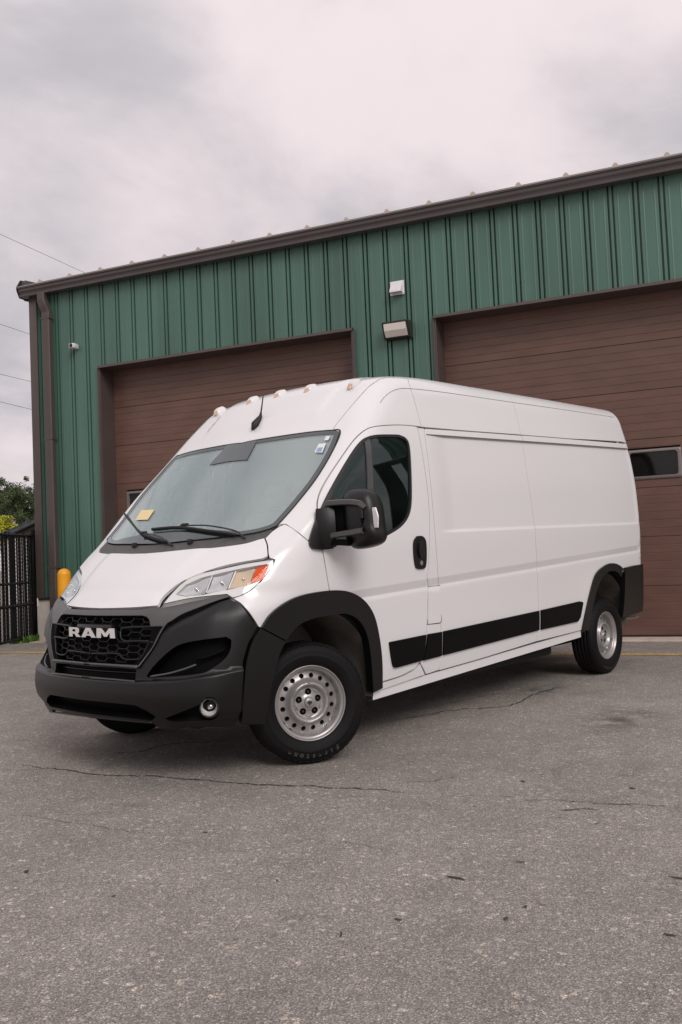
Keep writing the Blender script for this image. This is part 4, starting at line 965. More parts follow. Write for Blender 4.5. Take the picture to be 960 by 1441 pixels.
def fin(px, offs, r, m, par, nm, mirror=True, flat=1.0, n=6):
    P = hitpx(cr(px, 5)); e = .004; g = np.stack([bodyf(P+np.eye(3)[i]*e)-bodyf(P-np.eye(3)[i]*e) for i in range(3)], 1); g /= np.linalg.norm(g, axis=1)[:, None]
    ofa = np.interp(np.linspace(0, 1, len(P)), np.linspace(0, 1, len(offs)), offs) if hasattr(offs, '__len__') else offs
    P = P+g*np.broadcast_to(ofa, len(P))[:, None]; o = tube(nm, [tuple(p) for p in P], r, m, par, n, flat=flat)
    if mirror: mirror_obj(o, par)
    return o
fin([(212, 952), (236, 947.5), (256, 941), (272, 935)], [.0, -.015, -.035, -.05], .006, MT['plastic_top'], bump_o, 'intake_fin')
fin([(272, 927), (290, 924), (320, 914)], -.05, .006, MT['black'], bump_o, 'intake_fin', flat=2.0)
skin('fog_pocket', FOGP, BDIR, MT['black'], parent=bump_o, off=-.04, gap=-.012, thick=.004, sp=.03, mirror=True)
skin('lower_grille', LG, BDIR, MT['black'], parent=bump_o, off=-.055, gap=-.012, thick=.004, sp=.03)
lgz = LG[:, 2].min(), LG[:, 2].max(); ly = LG[:, 1].max()
for dz in (.5,):
    ys = np.linspace(-ly, ly, 13); z = lgz[0]+(lgz[1]-lgz[0])*dz; P = march(np.array([[3.0, y, z] for y in ys]), np.repeat([[-1.0, 0, 0]], 13, 0), 0, 4)-[.05, 0, 0]; tube('grille_slat', [tuple(p) for p in P], .006, MT['gloss_black'], bump_o, 6)
# bright edges that frame the lower grille
fin([(128, 934.2), (160, 936.3), (194, 939)], .004, .008, MT['plastic_top'], bump_o, 'grille_edge')
fin([(128, 953.8), (160, 956.3), (190, 959)], .004, .005, MT['plastic_top'], bump_o, 'grille_edge')
fin([(72, 999.5), (134, 1007), (180, 1012), (216, 1015)], .012, .006, MT['plastic'], bump_o, 'bumper_lip', mirror=False)
skin('lower_intake', LIN, BDIR, MT['black'], parent=bump_o, off=-.05, gap=-.015, thick=.004, sp=.03)
MT['fog_white'] = mat('fog_reflector', (.85, .84, .82), .25, metal=.3)
# fog lamps
fc = hitpx([(293.5, 996)])[0]; ax = Vector((.86, .50, -.02)).normalized()
def lamp_xf(c_, ax): return Matrix.Translation(Vector(c_)) @ ax.to_track_quat('Y', 'Z').to_matrix().to_4x4()
def fog(c_, ax):
    X = lamp_xf(c_, ax)
    V, F = lathe_geo([(-.05, .001), (-.045, .025), (-.02, .042), (.0, .047), (.006, .047), (.006, .052), (-.03, .056)], 28); f = mesh_obj('fog_lamp', V, F, MT['fog_white'], VAN, smooth=True, xf=X)
    V, F = lathe_geo([(.010, .001), (.008, .03), (.002, .046)], 28); mesh_obj('lens', V, F, MT['lens'], f, smooth=True, xf=X)
    V, F = lathe_geo([(.003, .046), (.012, .050), (.006, .058), (-.04, .062)], 28); mesh_obj('bezel', V, F, MT['gloss_black'], f, smooth=True, xf=X)
    V, F = lathe_geo([(-.012, .001), (-.010, .012), (-.03, .014)], 14); mesh_obj('bulb_shield', V, F, MT['chrome'], f, smooth=True, xf=X)
fog(fc-np.array(ax)*.012, ax); fog(mir(fc)-np.array(ax)*[1, -1, 1]*.012, Vector((ax.x, -ax.y, ax.z)))
# grille surround and insert
INS = half(seg([(143, 866.3), (200, 866)], [(206, 867.5), (209.5, 872), (211, 880.5)], [(229, 880.7)], [(214.5, 910.5), (195, 936)], [(128, 932.5)]))
surr = half(seg([(150, 858.2), (200, 856.8), (227.5, 851.6)], [(268, 843), (319, 837), (323.5, 840)], SEAM[1:], [(128, 935)]))
def surrf(P):
    a = np.abs(P[:, 1]); z = P[:, 2]; return -.12*np.clip(z-np.interp(a, *CREASE), 0, .2)*sst((a-.40)/.1)*sst((a-.3)/.2)*sst((.84-a)/.18)
gs = skin('grille_surround', surr, BDIR, MT['plastic_top'], sp=.02, gap=.002, thick=.03, offf=surrf, holes=[INS], hole_thick=.07, inner=MT['under'], rim_mat=MT['gloss_black'])
gi = skin('grille', INS, BDIR, MT['black'], off=-.062, gap=-.015, thick=.004, sp=.03)
# black corner pieces beside the mesh
skin('grille_cheek', seg([(211, 881.3), (228.3, 881.3)], [(214, 910.5), (195.5, 935.5)], [(186, 934.5)], [(199, 925), (207, 905), (210, 895)]), BDIR, MT['black'], parent=gi, off=-.012, gap=.001, thick=.02, sp=.02, mirror=True)
insp = shrink(dedupe(INS[:, 1:3], 2e-3), .008); cheek = None
V = []; F = []
def bar(p, q, wd, dp):
    L = resample(np.array([p, q]), .03, closed=False); P = march(np.array([[3.0, a, b] for a, b in L]), np.repeat([[-1.0, 0, 0]], len(L), 0), 0, 4)
    t_ = (P[-1]-P[0]); t_ /= np.linalg.norm(t_); s_ = np.cross(t_, [1.0, 0, 0])*wd
    for i in range(len(P)-1):
        n = len(V)
        for c_ in (P[i], P[i+1]): V.extend([c_+s_+[-.045, 0, 0], c_+s_*.55+[-.045+dp, 0, 0], c_-s_*.55+[-.045+dp, 0, 0], c_-s_+[-.045, 0, 0]])
        F.extend([(n, n+1, n+5, n+4), (n+1, n+2, n+6, n+5), (n+2, n+3, n+7, n+6)])
ha, hb, hh_ = .054, .032, .0185; seen = set()
for c_ in range(-10, 11):
    for r in range(-6, 9):
        cy = c_*(ha+hb); cz = .775+r*2*hh_+(hh_ if c_ % 2 else 0)
        hx_ = [(cy+ha, cz), (cy+hb, cz+hh_), (cy-hb, cz+hh_), (cy-ha, cz), (cy-hb, cz-hh_), (cy+hb, cz-hh_)]
        for i in range(6):
            u, v = hx_[i], hx_[(i+1) % 6]; k_ = tuple(sorted([(round(u[0], 3), round(u[1], 3)), (round(v[0], 3), round(v[1], 3))]))
            if k_ in seen: continue
            seen.add(k_)
            if in_poly([u, v], insp).any(): bar(u, v, .0036, .014)
mesh_obj('grille_mesh', V, F, MT['gloss_black'], gi)
def trimbar(px, r, off=-.008, m='plastic'): return fin(px, off, r, MT[m], gi, 'grille_trim', flat=1.0, n=8)
trimbar([(228, 881), (200, 881.8), (175, 882.8), (169, 886.5), (168, 891.5), (169, 897.5), (175, 902), (192, 902), (208, 902)], .006, -.010)
trimbar([(126, 919.5), (162, 919.6), (168, 923.5), (174, 927.6), (192, 927.6), (199, 922.5), (207.5, 904.6), (214, 903.8)], .0055, -.014)
# lettering
box('badge_plate', (float(march(np.array([[3.0, 0, .83]]), np.array([[-1.0, 0, 0]]), 0, 4)[0][0])-.05, -.17, .80), (float(march(np.array([[3.0, 0, .83]]), np.array([[-1.0, 0, 0]]), 0, 4)[0][0])-.012, .17, .875), MT['gloss_black'], gi, bev=.01)
TL, TR = hitpx([(101.3, 883.6)])[0], hitpx([(166.8, 883.6)])[0]; BLt = hitpx([(134, 897.2)])[0]; MTt = hitpx([(134, 883.3)])[0]
LH = float(MTt[2]-BLt[2]); y0 = -float(TR[1]-TL[1])/2; LW = float(TR[1]-TL[1]); z0 = float(BLt[2]); cxx = float(march(np.array([[3.0, 0, z0+LH/2]]), np.array([[-1.0, 0, 0]]), 0, 4)[0][0])
GL = [(1.20, [(0, 0), (0, 1), (.86, 1), (1.05, .86), (1.05, .5), (.9, .37), (1.2, 0), (.78, 0), (.56, .32), (.38, .32), (.38, 0)], [(.38, .55), (.68, .55), (.68, .79), (.38, .79)]),
      (1.32, [(0, 0), (.45, 1), (.87, 1), (1.32, 0), (.92, 0), (.84, .19), (.48, .19), (.40, 0)], [(.55, .37), (.77, .37), (.66, .68)]),
      (1.46, [(0, 0), (.04, 1), (.44, 1), (.73, .5), (1.02, 1), (1.42, 1), (1.46, 0), (1.08, 0), (1.06, .56), (.84, .14), (.62, .14), (.40, .56), (.38, 0)], None)]
tot = sum(g[0] for g in GL)+.08; kx = LW/tot; x = y0
for wd, out, hole in GL:
    V2, T, L = mesh2d(np.array(out)*[kx, LH]+[x, z0], [np.array(hole)*[kx, LH]+[x, z0]] if hole else [], .05); n = len(V2)
    fx = lambda y: -.22*y*y
    V = [(cxx+.012+fx(a), a, b) for a, b in V2]+[(cxx-.006+fx(a), a, b) for a, b in V2]; F = [tuple(t) for t in T]
    for lp in L: F += [(lp[i], lp[(i+1) % len(lp)], lp[(i+1) % len(lp)]+n, lp[i]+n) for i in range(len(lp))]
    mesh_obj('badge_letter', V, F, None, gi, mats=[MT['badge'], MT['gloss_black']], midx=[0]*len(T)+[1]*(len(F)-len(T))); x += (wd+.04)*kx
# headlamps
HLO = seg(HL_TOP, HL_BOT, HL_LOW); HD = (.75, .6, .3)
lens, lensR = skin('headlamp', HLO, HD, MT['lens'], off=-.002, gap=.003, thick=.004, sp=.02, inner=MT['lens'], rim_mat=MT['gloss_black'], mirror=True)
def lampp(nm, px, m, off, thick=.006, holes=(), gap=0, sp=.02): return skin(nm, px if isinstance(px, np.ndarray) else hitpx(px), HD, MT[m], parent=lens, mirror=lensR, off=off, gap=gap, thick=thick, sp=sp, holes=holes)
lampp('lamp_housing', HLO, 'lamp_grey', -.034, gap=-.022)
INN = hitpx([(246, 836), (260, 822), (282, 812), (312, 804.5), (350, 797), (379, 792.8), (369, 816), (350, 823), (320, 829.5), (285, 836), (262, 838.5)])
lampp('lamp_bezel', HLO, 'white_lens', -.007, holes=[INN], gap=.006, thick=.028)
lampp('amber_reflector', [(352.8, 820.8), (361.3, 798.8), (379.3, 794.3), (369.8, 816)], 'amber', -.006, .03)
def dish(px, m, off, dep, nm):
    P = hitpx(px); c0 = P.mean(0); R0 = np.linalg.norm(P-c0, axis=1).mean()
    f_ = lambda Q: -dep*np.clip(1-np.linalg.norm(np.abs(Q*[0, 1, 0])+Q*[1, 0, 1]-c0, axis=1)**2/R0**2, 0, 1)
    skin(nm, P, HD, MT[m], parent=lens, mirror=lensR, off=off, gap=0, thick=.004, sp=.008, offf=f_)
dish([(321, 828), (331.5, 803.5), (359, 799.5), (350.5, 821.5)], 'amber_pale', -.010, .016, 'turn_chamber')
dish([(290, 833.5), (299, 810), (328, 803.5), (317.5, 829)], 'reflector', -.010, .018, 'lamp_reflector')
dish([(250, 835.5), (263, 822), (284, 813.5), (296, 811), (287, 834), (264, 837)], 'reflector', -.010, .016, 'lamp_reflector')
fin([(331.5, 803), (321, 828.5)], -.008, .005, MT['white_lens'], lens, 'lamp_divider', mirror=False)
fin([(298, 808.5), (289, 833)], -.010, .004, MT['white_lens'], lens, 'lamp_divider', mirror=False)
for px_, r_ in (((310, 817), .011), ((341, 812), .010), ((274, 826), .010)):
    c_ = hitpx([px_])[0]-np.array([.016, .006, .012]); bm = bmesh.new(); bmesh.ops.create_uvsphere(bm, u_segments=14, v_segments=8, radius=r_, matrix=Matrix.Translation(Vector(c_))); o = bm_obj('bulb', bm, MT['chrome'], lens, smooth=True); mirror_obj(o, lensR)

# ---------------- wheels
def wheel(centre, steer, side, first=[None]):
    """local axis +y is outwards"""
    rot = Matrix.Rotation(steer, 4, 'Z') if side > 0 else Matrix.Rotation(math.pi+steer, 4, 'Z')
    X = Matrix.Translation(centre) @ rot
    wh = bpy.data.objects.new('wheel', None); wh.location = centre; wh.empty_display_size = .1; finish(wh, None)
    wh.parent = VAN; wh.matrix_parent_inverse = WORLD[VAN].inverted()
    Rt = .3555
    prof = [(.085, .2165), (.096, .226), (.108, .245), (.1155, .275), (.1165, .283), (.1145, .286), (.1140, .292), (.112, .305), (.109, .322), (.106, .325), (.104, .330), (.096, .341), (.086, .349), (.074, Rt-.0035)]
    gro = []
    for h in (.052, .02, -.014, -.048): gro += [(h+.013, Rt), (h+.006, Rt), (h+.004, Rt-.009), (h-.004, Rt-.009), (h-.006, Rt)]
    prof = prof+gro+[(-.082, Rt-.003), (-.1, .345), (-.114, .29), (-.1, .23), (-.085, .215)]
    V, F = lathe_geo(prof, 72); ty = mesh_obj('tyre', V, F, MT['tyre'], wh, smooth=True, xf=X)
    # shoulder blocks
    bm = bmesh.new()
    for k in range(54):
        a = 2*math.pi*k/54; bm2 = Matrix.Rotation(a, 4, 'Y') @ Matrix.Translation((0, .0915, .3445)); r = bmesh.ops.create_cube(bm, size=1, matrix=bm2 @ Matrix.Rotation(R_(-38), 4, 'X') @ Matrix.Diagonal((.026, .026, .003, 1)))
    bm_obj('tread_blocks', bm, MT['tyre'], wh, xf=X)
    # disc with ventilation holes and lug holes
    circ = lambda cx_, cy_, r, n: np.array([(cx_+r*math.cos(2*math.pi*i/n), cy_+r*math.sin(2*math.pi*i/n)) for i in range(n)])
    holes = [circ(.157*math.cos(a), .157*math.sin(a), .0148, 14) for a in [2*math.pi*(k+.5)/16 for k in range(16)]]
    lug = [(.062*math.sin(2*math.pi*k/5), .062*math.cos(2*math.pi*k/5)) for k in range(5)]
    holes += [circ(x, y, .0185, 14) for x, y in lug]
    rk = np.array([0, .040, .048, .084, .092, .100, .112, .120, .130, .142, .172, .181, .187, .193, .200, .207, .215, .2195, .222])
    hk = np.array([.062, .062, .054, .053, .055, .074, .081, .076, .050, .038, .028, .026, .030, .066, .078, .083, .0955, .097, .090])
    V2, T, L = mesh2d(circ(0, 0, .1885, 64), holes, .0095); rr2 = np.hypot(V2[:, 0], V2[:, 1]); hh = pchip(rk, hk, rr2); n = len(V2)
    V = [(a, h, b) for (a, b), h in zip(V2, hh)]+[(a, h-.012, b) for (a, b), h in zip(V2, hh)]; F = [(t[2], t[1], t[0]) for t in T]
    for lp in L: F += [(lp[i], lp[(i+1) % len(lp)], lp[(i+1) % len(lp)]+n, lp[i]+n) for i in range(len(lp))]
    rim = mesh_obj('rim', V, F, MT['steel'], wh, smooth=True, xf=X); rim.data.set_sharp_from_angle(angle=R_(50))
    V, F = lathe_geo([(.020, .1885), (.034, .1885), (.040, .1895), (.066, .193), (.074, .197), (.0785, .202), (.080, .207), (.084, .2105), (.0935, .2145), (.0965, .2175), (.0955, .2205), (.088, .222)][::-1], 72); mesh_obj('rim_lip', V, F, MT['steel'], wh, smooth=True, xf=X)
    V, F = lathe_geo([(.0, .001), (.0, .195), (-.10, .20), (-.10, .001)], 40); mesh_obj('brake_drum', V, F, MT['under'], wh, smooth=False, xf=X)
    # lug nuts in their wells
    for x, y in lug:
        bm = bmesh.new(); bmesh.ops.create_cone(bm, cap_ends=True, segments=6, radius1=.0095, radius2=.008, depth=.03, matrix=Matrix.Translation((x, .040, y)) @ Matrix.Rotation(R_(-90), 4, 'X')); bm_obj('lug_nut', bm, MT['bronze'], rim, xf=X)
        V, F = lathe_geo([(.0535, .0205), (.0555, .0190), (.047, .0180), (.03, .017), (.03, .001)], 18); mesh_obj('lug_well', V, F, MT['black'], rim, smooth=True, xf=X @ Matrix.Translation((x, 0, y)))
    V, F = lathe_geo([(.075, .0005), (.0745, .020), (.071, .028), (.062, .031)], 28); cap = mesh_obj('centre_cap', V, F, MT['steel'], wh, smooth=True, xf=X)
    # horned head emblem on the cap
    em = np.array([(0, -.016), (.005, -.012), (.006, -.002), (.010, -.006), (.015, -.004), (.016, .004), (.012, .009), (.006, .010), (.0, .012)])*.95
    em = np.concatenate([em, (em*[-1, 1])[::-1][1:-1]]); V2, T, L = mesh2d(em, [], .02); n = len(V2)
    V = [(-a, .0785, b) for a, b in V2]+[(-a, .073, b) for a, b in V2]; F = [tuple(t) for t in T]+[(L[0][i], L[0][(i+1) % n], L[0][(i+1) % n]+n, L[0][i]+n) for i in range(n)]
    mesh_obj('emblem', V, F, MT['bronze'], cap, xf=X)
    for k in range(5):
        a = 2*math.pi*(k+.5)/5; box('cover_rib', (-.016, .052, .074), (.016, .0605, .081), MT['steel'], rim, bev=.0015, xf=X @ Matrix.Rotation(a, 4, 'Y'))
    tube('valve', [X @ Vector(( .178*math.cos(R_(197)), .045, .178*math.sin(R_(197)))), X @ Vector((.172*math.cos(R_(197)), .075, .172*math.sin(R_(197))))], .004, MT['rubber'], wh, 6)
    # raised maker's lettering on the sidewall
    for word, a0 in (('Firestone', -90),):
        n = len(word); step = 7.2
        for i, ch in enumerate(word):
            if side < 0 and True: pass
            an = R_(a0)+R_(step)*((n-1)/2-i)*1.0
            key = ch
            if key not in FONT:
                cu = bpy.data.curves.new('glyph', 'FONT'); cu.body = ch; cu.size = .042; cu.align_x = 'CENTER'; cu.offset = .0012; ob_ = bpy.data.objects.new('glyph', cu); COL.objects.link(ob_)
                dg = bpy.context.evaluated_depsgraph_get(); me = bpy.data.meshes.new_from_object(ob_.evaluated_get(dg)); FONT[key] = ([tuple(v.co) for v in me.vertices], [tuple(p.vertices) for p in me.polygons]); bpy.data.objects.remove(ob_)
            gv, gf = FONT[key]; V = []
            for (u, v, _) in gv:
                rad = .293+v; phi = an-u/.31
                hgt = float(np.interp(rad, [.283, .292, .305, .328], [.1165, .1142, .1122, .1093]))+.0012
                V.append((-rad*math.cos(phi) if True else 0, hgt, rad*math.sin(phi)))
            mesh_obj('tyre_letter', V, [f[::1] for f in gf], MT['tyre_letter'], ty, xf=X)
    return wh
FONT = {}
ST = R_(-28)
nv = np.array([math.sin(-ST), math.cos(ST), 0])
cL = np.array([.068, .957, .356])-nv*.093; piv = cL-nv*.05
wheel(Vector(cL), ST, 1); cR = np.array([piv[0], -piv[1], .356])-nv*.05; wheel(Vector(cR), ST, -1)
wheel(Vector((-4.035, .893, .356)), 0, 1); wheel(Vector((-4.035, -.893, .356)), 0, -1)
# wheel house liners
for (x, sp_, rad, zc) in ((.0, (R_(42), R_(190)), .49, .40), (-4.035, (R_(-5), R_(188)), .47, .47)):
    for sgn in (1, -1):
        V = []; F = []; n = 26
        for i in range(n+1):
            a = sp_[0]+(sp_[1]-sp_[0])*i/n
            for y in (.99, .80, .55): V.append((x+rad*math.cos(a), sgn*y, zc+rad*math.sin(a)))
            if i: F += [((i-1)*3+k, (i-1)*3+k+1, i*3+k+1, i*3+k) for k in range(2)]
        m_ = len(V); V.append((x, sgn*.55, zc)); F += [(i*3+2, (i+1)*3+2, m_) for i in range(n)]
        mesh_obj('wheel_liner', V, F, MT['liner'], VAN, smooth=True)
# suspension strut seen above the front tyre
for sgn in (1, -1): tube('suspension_strut', [(.0, sgn*.70, .36), (.0, sgn*.62, .85)], .045, MT['under'], VAN, 10)
# underbody
bm = bmesh.new()
bm_box(bm, (-3.50, -.93, .37), (-.52, .93, .44)); bm_box(bm, (-3.3, -.78, .25), (-.75, .80, .38), .03); bm_box(bm, (.0, -.50, .24), (.55, .50, .40), .03); bm_box(bm, (-4.9, -.5, .30), (-4.3, .5, .45), .03); bm_box(bm, (-4.95, -.54, .40), (.60, .54, .62)); bm_box(bm, (-4.95, -.90, .62), (-4.55, .90, .70)); bm_box(bm, (.30, -.54, .30), (.62, .54, .95))
bm_obj('underbody', bm, MT['under'], VAN)
tube('rear_axle', [(-4.035, -.8, .36), (-4.035, 0, .36), (-4.035, .8, .36)], .045, MT['under'], VAN, 10)
for sgn in (1, -1): box('leaf_spring', (-4.6, sgn*.60-.03, .28), (-3.4, sgn*.60+.03, .31), MT['under'], VAN)
tube('exhaust_pipe', [(-1.2, -.35, .30), (-2.6, -.35, .30), (-3.3, -.30, .34)], .035, MT['liner'], VAN, 8)

# ---------------- mirror
def at_x(px, x): d = pray(*px); return CAM+d*((x-CAM[0])/d[0])
sail, sailR = skin('door_mirror', seg([(438.5, 772.5), (434.3, 766), (436, 752), (447.5, 722), (466.5, 690)], [(468.5, 697), (468.5, 720), (466, 772)], [(450, 774)]), (.25, 1, 0), MT['plastic'], off=.022, gap=0, thick=.035, sp=.02, mirror=True)
def loft(name, rings, m, par, smooth=True):
    n = len(rings[0]); V = [p for r in rings for p in r]; F = [(i*n+k, i*n+(k+1) % n, (i+1)*n+(k+1) % n, (i+1)*n+k) for i in range(len(rings)-1) for k in range(n)]
    F += [tuple(range(n))[::-1], tuple((len(rings)-1)*n+k for k in range(n))]
    bm = bmesh.new(); vs_ = [bm.verts.new(v) for v in V]
    for f in F: bm.faces.new([vs_[i] for i in f])
    o = bm_obj(name, bm, m, par, smooth=smooth); q = mirror_obj(o, sailR if par is sail else par)
    H_ = Vector((-.06, -1.10, 0)); q.data.transform(Matrix.Translation(H_+Vector((-.16, .03, 0))) @ Matrix.Rotation(R_(-97), 4, 'Z') @ Matrix.Translation(-H_))      # the far mirror is folded back
    return o, q
HO = cr([(483.5, 708), (484.5, 695), (492, 688.5), (502, 687), (512, 687.3), (522, 692.5), (528, 705), (531, 718), (533.5, 740), (536, 751), (535, 761), (528, 767.5), (514, 772), (500, 773.5), (493, 769), (487, 757), (484, 735), (483.5, 708)], 3)[:-1]
XMir = -.10
ho = np.array([at_x(p, XMir) for p in HO]); hc = ho.mean(0)
rings = []
for dx, sc_ in ((.060, .12), (.058, .45), (.048, .72), (.030, .89), (.0, .97), (-.03, .985), (-.065, .975), (-.075, .94)):
    r = hc+(ho-hc)*[1, sc_*.95, sc_]; r = r+np.array([dx, 0, 0]); r[:, 0] -= .02*np.clip(r[:, 1]-hc[1]+.02, 0, 1); rings.append(r)
mh, mhR = loft('mirror_housing', rings, MT['plastic'], sail)
gpl = [(hc+(ho-hc)*[1, .90, .92]+np.array([-.079, 0, 0])), (hc+(ho-hc)*[1, .88, .90]+np.array([-.082, 0, 0]))]
loft('mirror_glass', gpl, MT['chrome'], sail, smooth=False)
# arms
def bar_loft(px_list, xs, hw, hd, nm, m):
    P = [at_x(p, x) for p, x in zip(px_list, xs)]; rings = []
    for i, p in enumerate(P):
        a = P[max(0, i-1)]; b = P[min(len(P)-1, i+1)]; t_ = (b-a)/np.linalg.norm(b-a); u_ = np.array([0, 0, 1.0])-t_*t_[2]; u_ /= np.linalg.norm(u_); v_ = np.cross(t_, u_)
        rings.append([p+u_*hw*c1+v_*hd*c2 for c1, c2 in ((1, .7), (.7, 1), (-.7, 1), (-1, .7), (-1, -.7), (-.7, -1), (.7, -1), (1, -.7))])
    return loft(nm, rings, m, sail)
bar_loft([(463, 708.5), (478, 707), (495, 706.5), (507, 708), (511, 714)], [-.02, -.025, -.03, -.035, -.05], .017, .026, 'mirror_arm', MT['plastic_top'])
bar_loft([(466, 754.5), (482, 751.5), (496, 749.5), (511, 746.5)], [-.02, -.025, -.03, -.04], .017, .026, 'mirror_arm', MT['plastic_top'])
bar_loft([(450, 744), (461, 742.5), (469, 742)], [-.0, -.02, -.05], .118, .050, 'mirror_root', MT['plastic'])
bar_loft([(463, 764), (480, 763), (492, 764)], [-.02, -.03, -.04], .018, .025, 'mirror_root', MT['black'])
bar_loft([(466, 731), (477, 730.5), (487, 730)], [-.05, -.07, -.09], .080, .028, 'mirror_root', MT['black'])
bar_loft([(508.5, 711), (510.5, 729), (511, 747)], [-.045, -.045, -.045], .012, .016, 'mirror_arm', MT['plastic'])
# repeater lamp on the outer edge of the housing
LQ = [(518.8, 714.5), (529.3, 713.8), (533.2, 727), (532.8, 742.5), (522, 744), (519.2, 731)]
l0 = np.array([at_x(p, XMir-.01) for p in LQ]); l1 = np.array([at_x(p, XMir+.020) for p in LQ]); lc = l1.mean(0)
rings = [l0, l1, lc+(l1-lc)*.92+[.004, 0, 0]]; lo_, loR = loft('repeater_lamp', rings, MT['white_lens'], sail, smooth=False)
LQ2 = [(522.5, 719), (529, 718.5), (531.3, 728), (531, 739.5), (524.3, 740.5), (522.3, 730)]
l1 = np.array([at_x(p, XMir+.0245) for p in LQ2]); loft('repeater_lens', [l1-[.003, 0, 0], l1+[.001, 0, 0]], MT['reflector'], sail, smooth=False)
cdot = at_x((522.5, 729), XMir+.0255); box('repeater_bulb', tuple(cdot-[.003, .006, .006]), tuple(cdot+[.002, .006, .006]), MT['amber'], sail, bev=.002)
# ---------------- wipers
def wiper(blade, arm, joint):
    w_ = fin(arm, [.020, .026, .022, .004], .0075, MT['gloss_black'], VAN, 'wiper', mirror=False, flat=.7)
    fin(blade, .018, .0065, MT['rubber'], w_, 'wiper_blade', mirror=False, flat=1.5)
    fin(blade, .007, .003, MT['rubber'], w_, 'wiper_rubber', mirror=False, flat=2.2)
    p = hitpx([joint])[0]+np.array([.014, .006, .02]); box('wiper_joint', tuple(p-[.012, .028, .008]), tuple(p+[.012, .028, .010]), MT['gloss_black'], w_, bev=.005)
wiper([(216, 747.5), (254, 745), (295, 750), (333, 755.5)], [(256, 743), (295, 744), (332, 750.5), (345, 758)], (262, 743))
wiper([(177, 724.4), (188, 739), (201, 753), (218, 760), (236, 765.5)], [(203, 753), (220, 757), (231, 761), (243, 768)], (204, 754))
# washer jets on the cowl
for p in ((190, 768.5), (268, 763.5)):
    c_ = hitpx([p])[0]; o = box('washer_jet', (c_[0]-.012, c_[1]-.015, c_[2]-.01), (c_[0]+.018, c_[1]+.015, c_[2]+.022), MT['rubber'], VAN, bev=.006)
# ---------------- roof marker lamps
def marker(c_):
    e = .004; g = np.array([bodyf(c_+np.eye(3)[i]*e)-bodyf(c_-np.eye(3)[i]*e) for i in range(3)]); g /= np.linalg.norm(g)
    fwd = np.array([1.0, 0, 0])-g*g[0]; fwd /= np.linalg.norm(fwd); sid = np.cross(g, fwd); rings = []
    for u, hw, h in ((.055, .020, .004), (.048, .030, .018), (.030, .035, .036), (.0, .035, .044), (-.035, .030, .038), (-.066, .016, .013), (-.075, .005, .004)):
        rings.append([c_+fwd*u+sid*hw*a+g*(h*b-.004) for a, b in ((-1, 0), (-.95, .5), (-.7, .92), (0, 1), (.7, .92), (.95, .5), (1, 0))])
    n = 7; V = [p for r in rings for p in r]; F = [(i*n+k, i*n+k+1, (i+1)*n+k+1, (i+1)*n+k) for i in range(len(rings)-1) for k in range(n-1)]+[tuple(range(n))]
    o = mesh_obj('marker_lamp', V, F, MT['white_lens'], VAN, smooth=True); o.data.set_sharp_from_angle(angle=R_(40))
    bb = c_+fwd*.044+g*.014; rr_ = [[bb+fwd*(.012-.02*b)+sid*.017*a+g*.014*b for a, b in ((-1, -.6), (1, -.6), (.9, .9), (-.9, .9))], [bb+fwd*(.018-.02*b)+sid*.013*a+g*.010*b for a, b in ((-1, -.6), (1, -.6), (.9, .9), (-.9, .9))]]
    V = rr_[0]+rr_[1]; mesh_obj('amber_lens', V, [(4, 5, 6, 7), (0, 1, 5, 4), (1, 2, 6, 5), (2, 3, 7, 6), (3, 0, 4, 7)], MT['amber_lens'], o)
lo1 = hitpx([(499, 542)])[0]; lo2 = hitpx([(438, 548.5)])[0]; lo3 = hitpx([(407, 554)])[0]; lo3[1] = 0
for c_ in (lo1, lo2, lo3, mir(lo2), mir(lo1)): marker(c_)
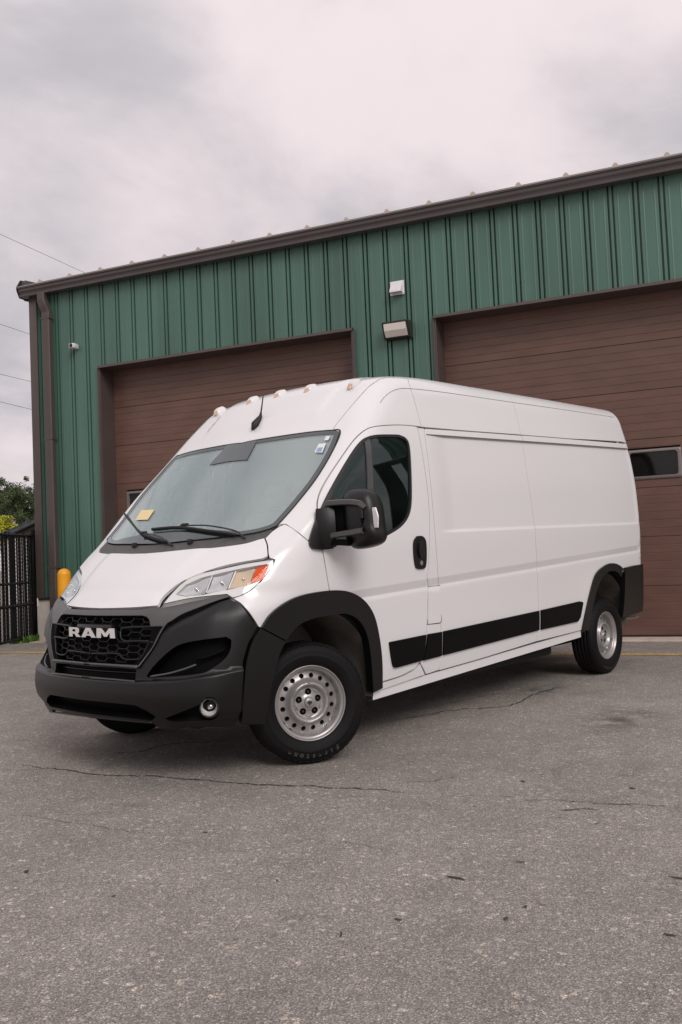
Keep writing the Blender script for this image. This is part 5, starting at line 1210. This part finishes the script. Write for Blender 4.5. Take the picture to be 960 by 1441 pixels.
# ---------------- antenna
ab = hitpx([(361, 600)])[0]; tip = np.array([ab[0]-.02, ab[1], 0]); at_y = lambda px, y: (lambda d: CAM+d*((y-CAM[1])/d[1]))(pray(*px))
q = [at_y(p, ab[1]) for p in ((354.5, 605), (359, 598), (364, 591), (366.5, 586), (367.5, 580), (370.5, 557))]
tube('antenna', [tuple(p) for p in q], [.005, .030, .023, .013, .006, .004], MT['rubber'], VAN, 10)
# ---------------- cab interior
def seat(y, wd, nm='seat'):
    bm = bmesh.new(); bm_box(bm, (-.98, y-wd, .82), (-.45, y+wd, 1.0), .05, 3); o = bm_obj(nm, bm, MT['seat'], VAN, smooth=True)
    bm = bmesh.new(); bm_box(bm, (-.09, -wd, 0), (.09, wd, .62), .06, 3); bm_obj('backrest', bm, MT['seat'], o, smooth=True, xf=Matrix.Translation((-.98, y, .98)) @ Matrix.Rotation(R_(-14), 4, 'Y'))
    bm = bmesh.new(); bm_box(bm, (-.05, -.13, 0), (.05, .13, .2), .045, 3); bm_obj('headrest', bm, MT['seat'], o, smooth=True, xf=Matrix.Translation((-1.14, y, 1.62)) @ Matrix.Rotation(R_(-10), 4, 'Y'))
    box('seat_base', (-.95, y-wd+.04, .5), (-.5, y+wd-.04, .82), MT['trim'], o)
seat(.45, .26); seat(-.45, .26)
V, F = prism_geo([(-.30, .85), (.02, .85), (.16, 1.20), (.20, 1.28), (.02, 1.34), (-.22, 1.32), (-.30, 1.20)], -.84, .84); mesh_obj('dashboard', [(x, z, y) for x, y, z in V], F, MT['dash'] if 'dash' in MT else MT['trim'], VAN)
sw = Matrix.Translation((-.36, .43, 1.25)) @ Matrix.Rotation(R_(-62), 4, 'Y')
pts = [sw @ Vector((.2*math.cos(a), .2*math.sin(a), 0)) for a in np.linspace(0, 2*math.pi, 28)[:-1]]; so = tube('steering_wheel', pts, .016, MT['trim'], VAN, 8, closed=True)
tube('spoke', [sw @ Vector((.19, 0, 0)), sw @ Vector((0, 0, -.03)), sw @ Vector((-.19, 0, 0))], .02, MT['trim'], so, 6); tube('spoke', [sw @ Vector((0, .19, 0)), sw @ Vector((0, 0, -.03)), sw @ Vector((0, -.19, 0))], .02, MT['trim'], so, 6)
box('bulkhead', (-1.36, -.93, .42), (-1.33, .93, 2.30), MT['headliner'], VAN)
box('cab_floor', (-1.33, -.90, .44), (-.54, .90, .50), MT['trim'], VAN)
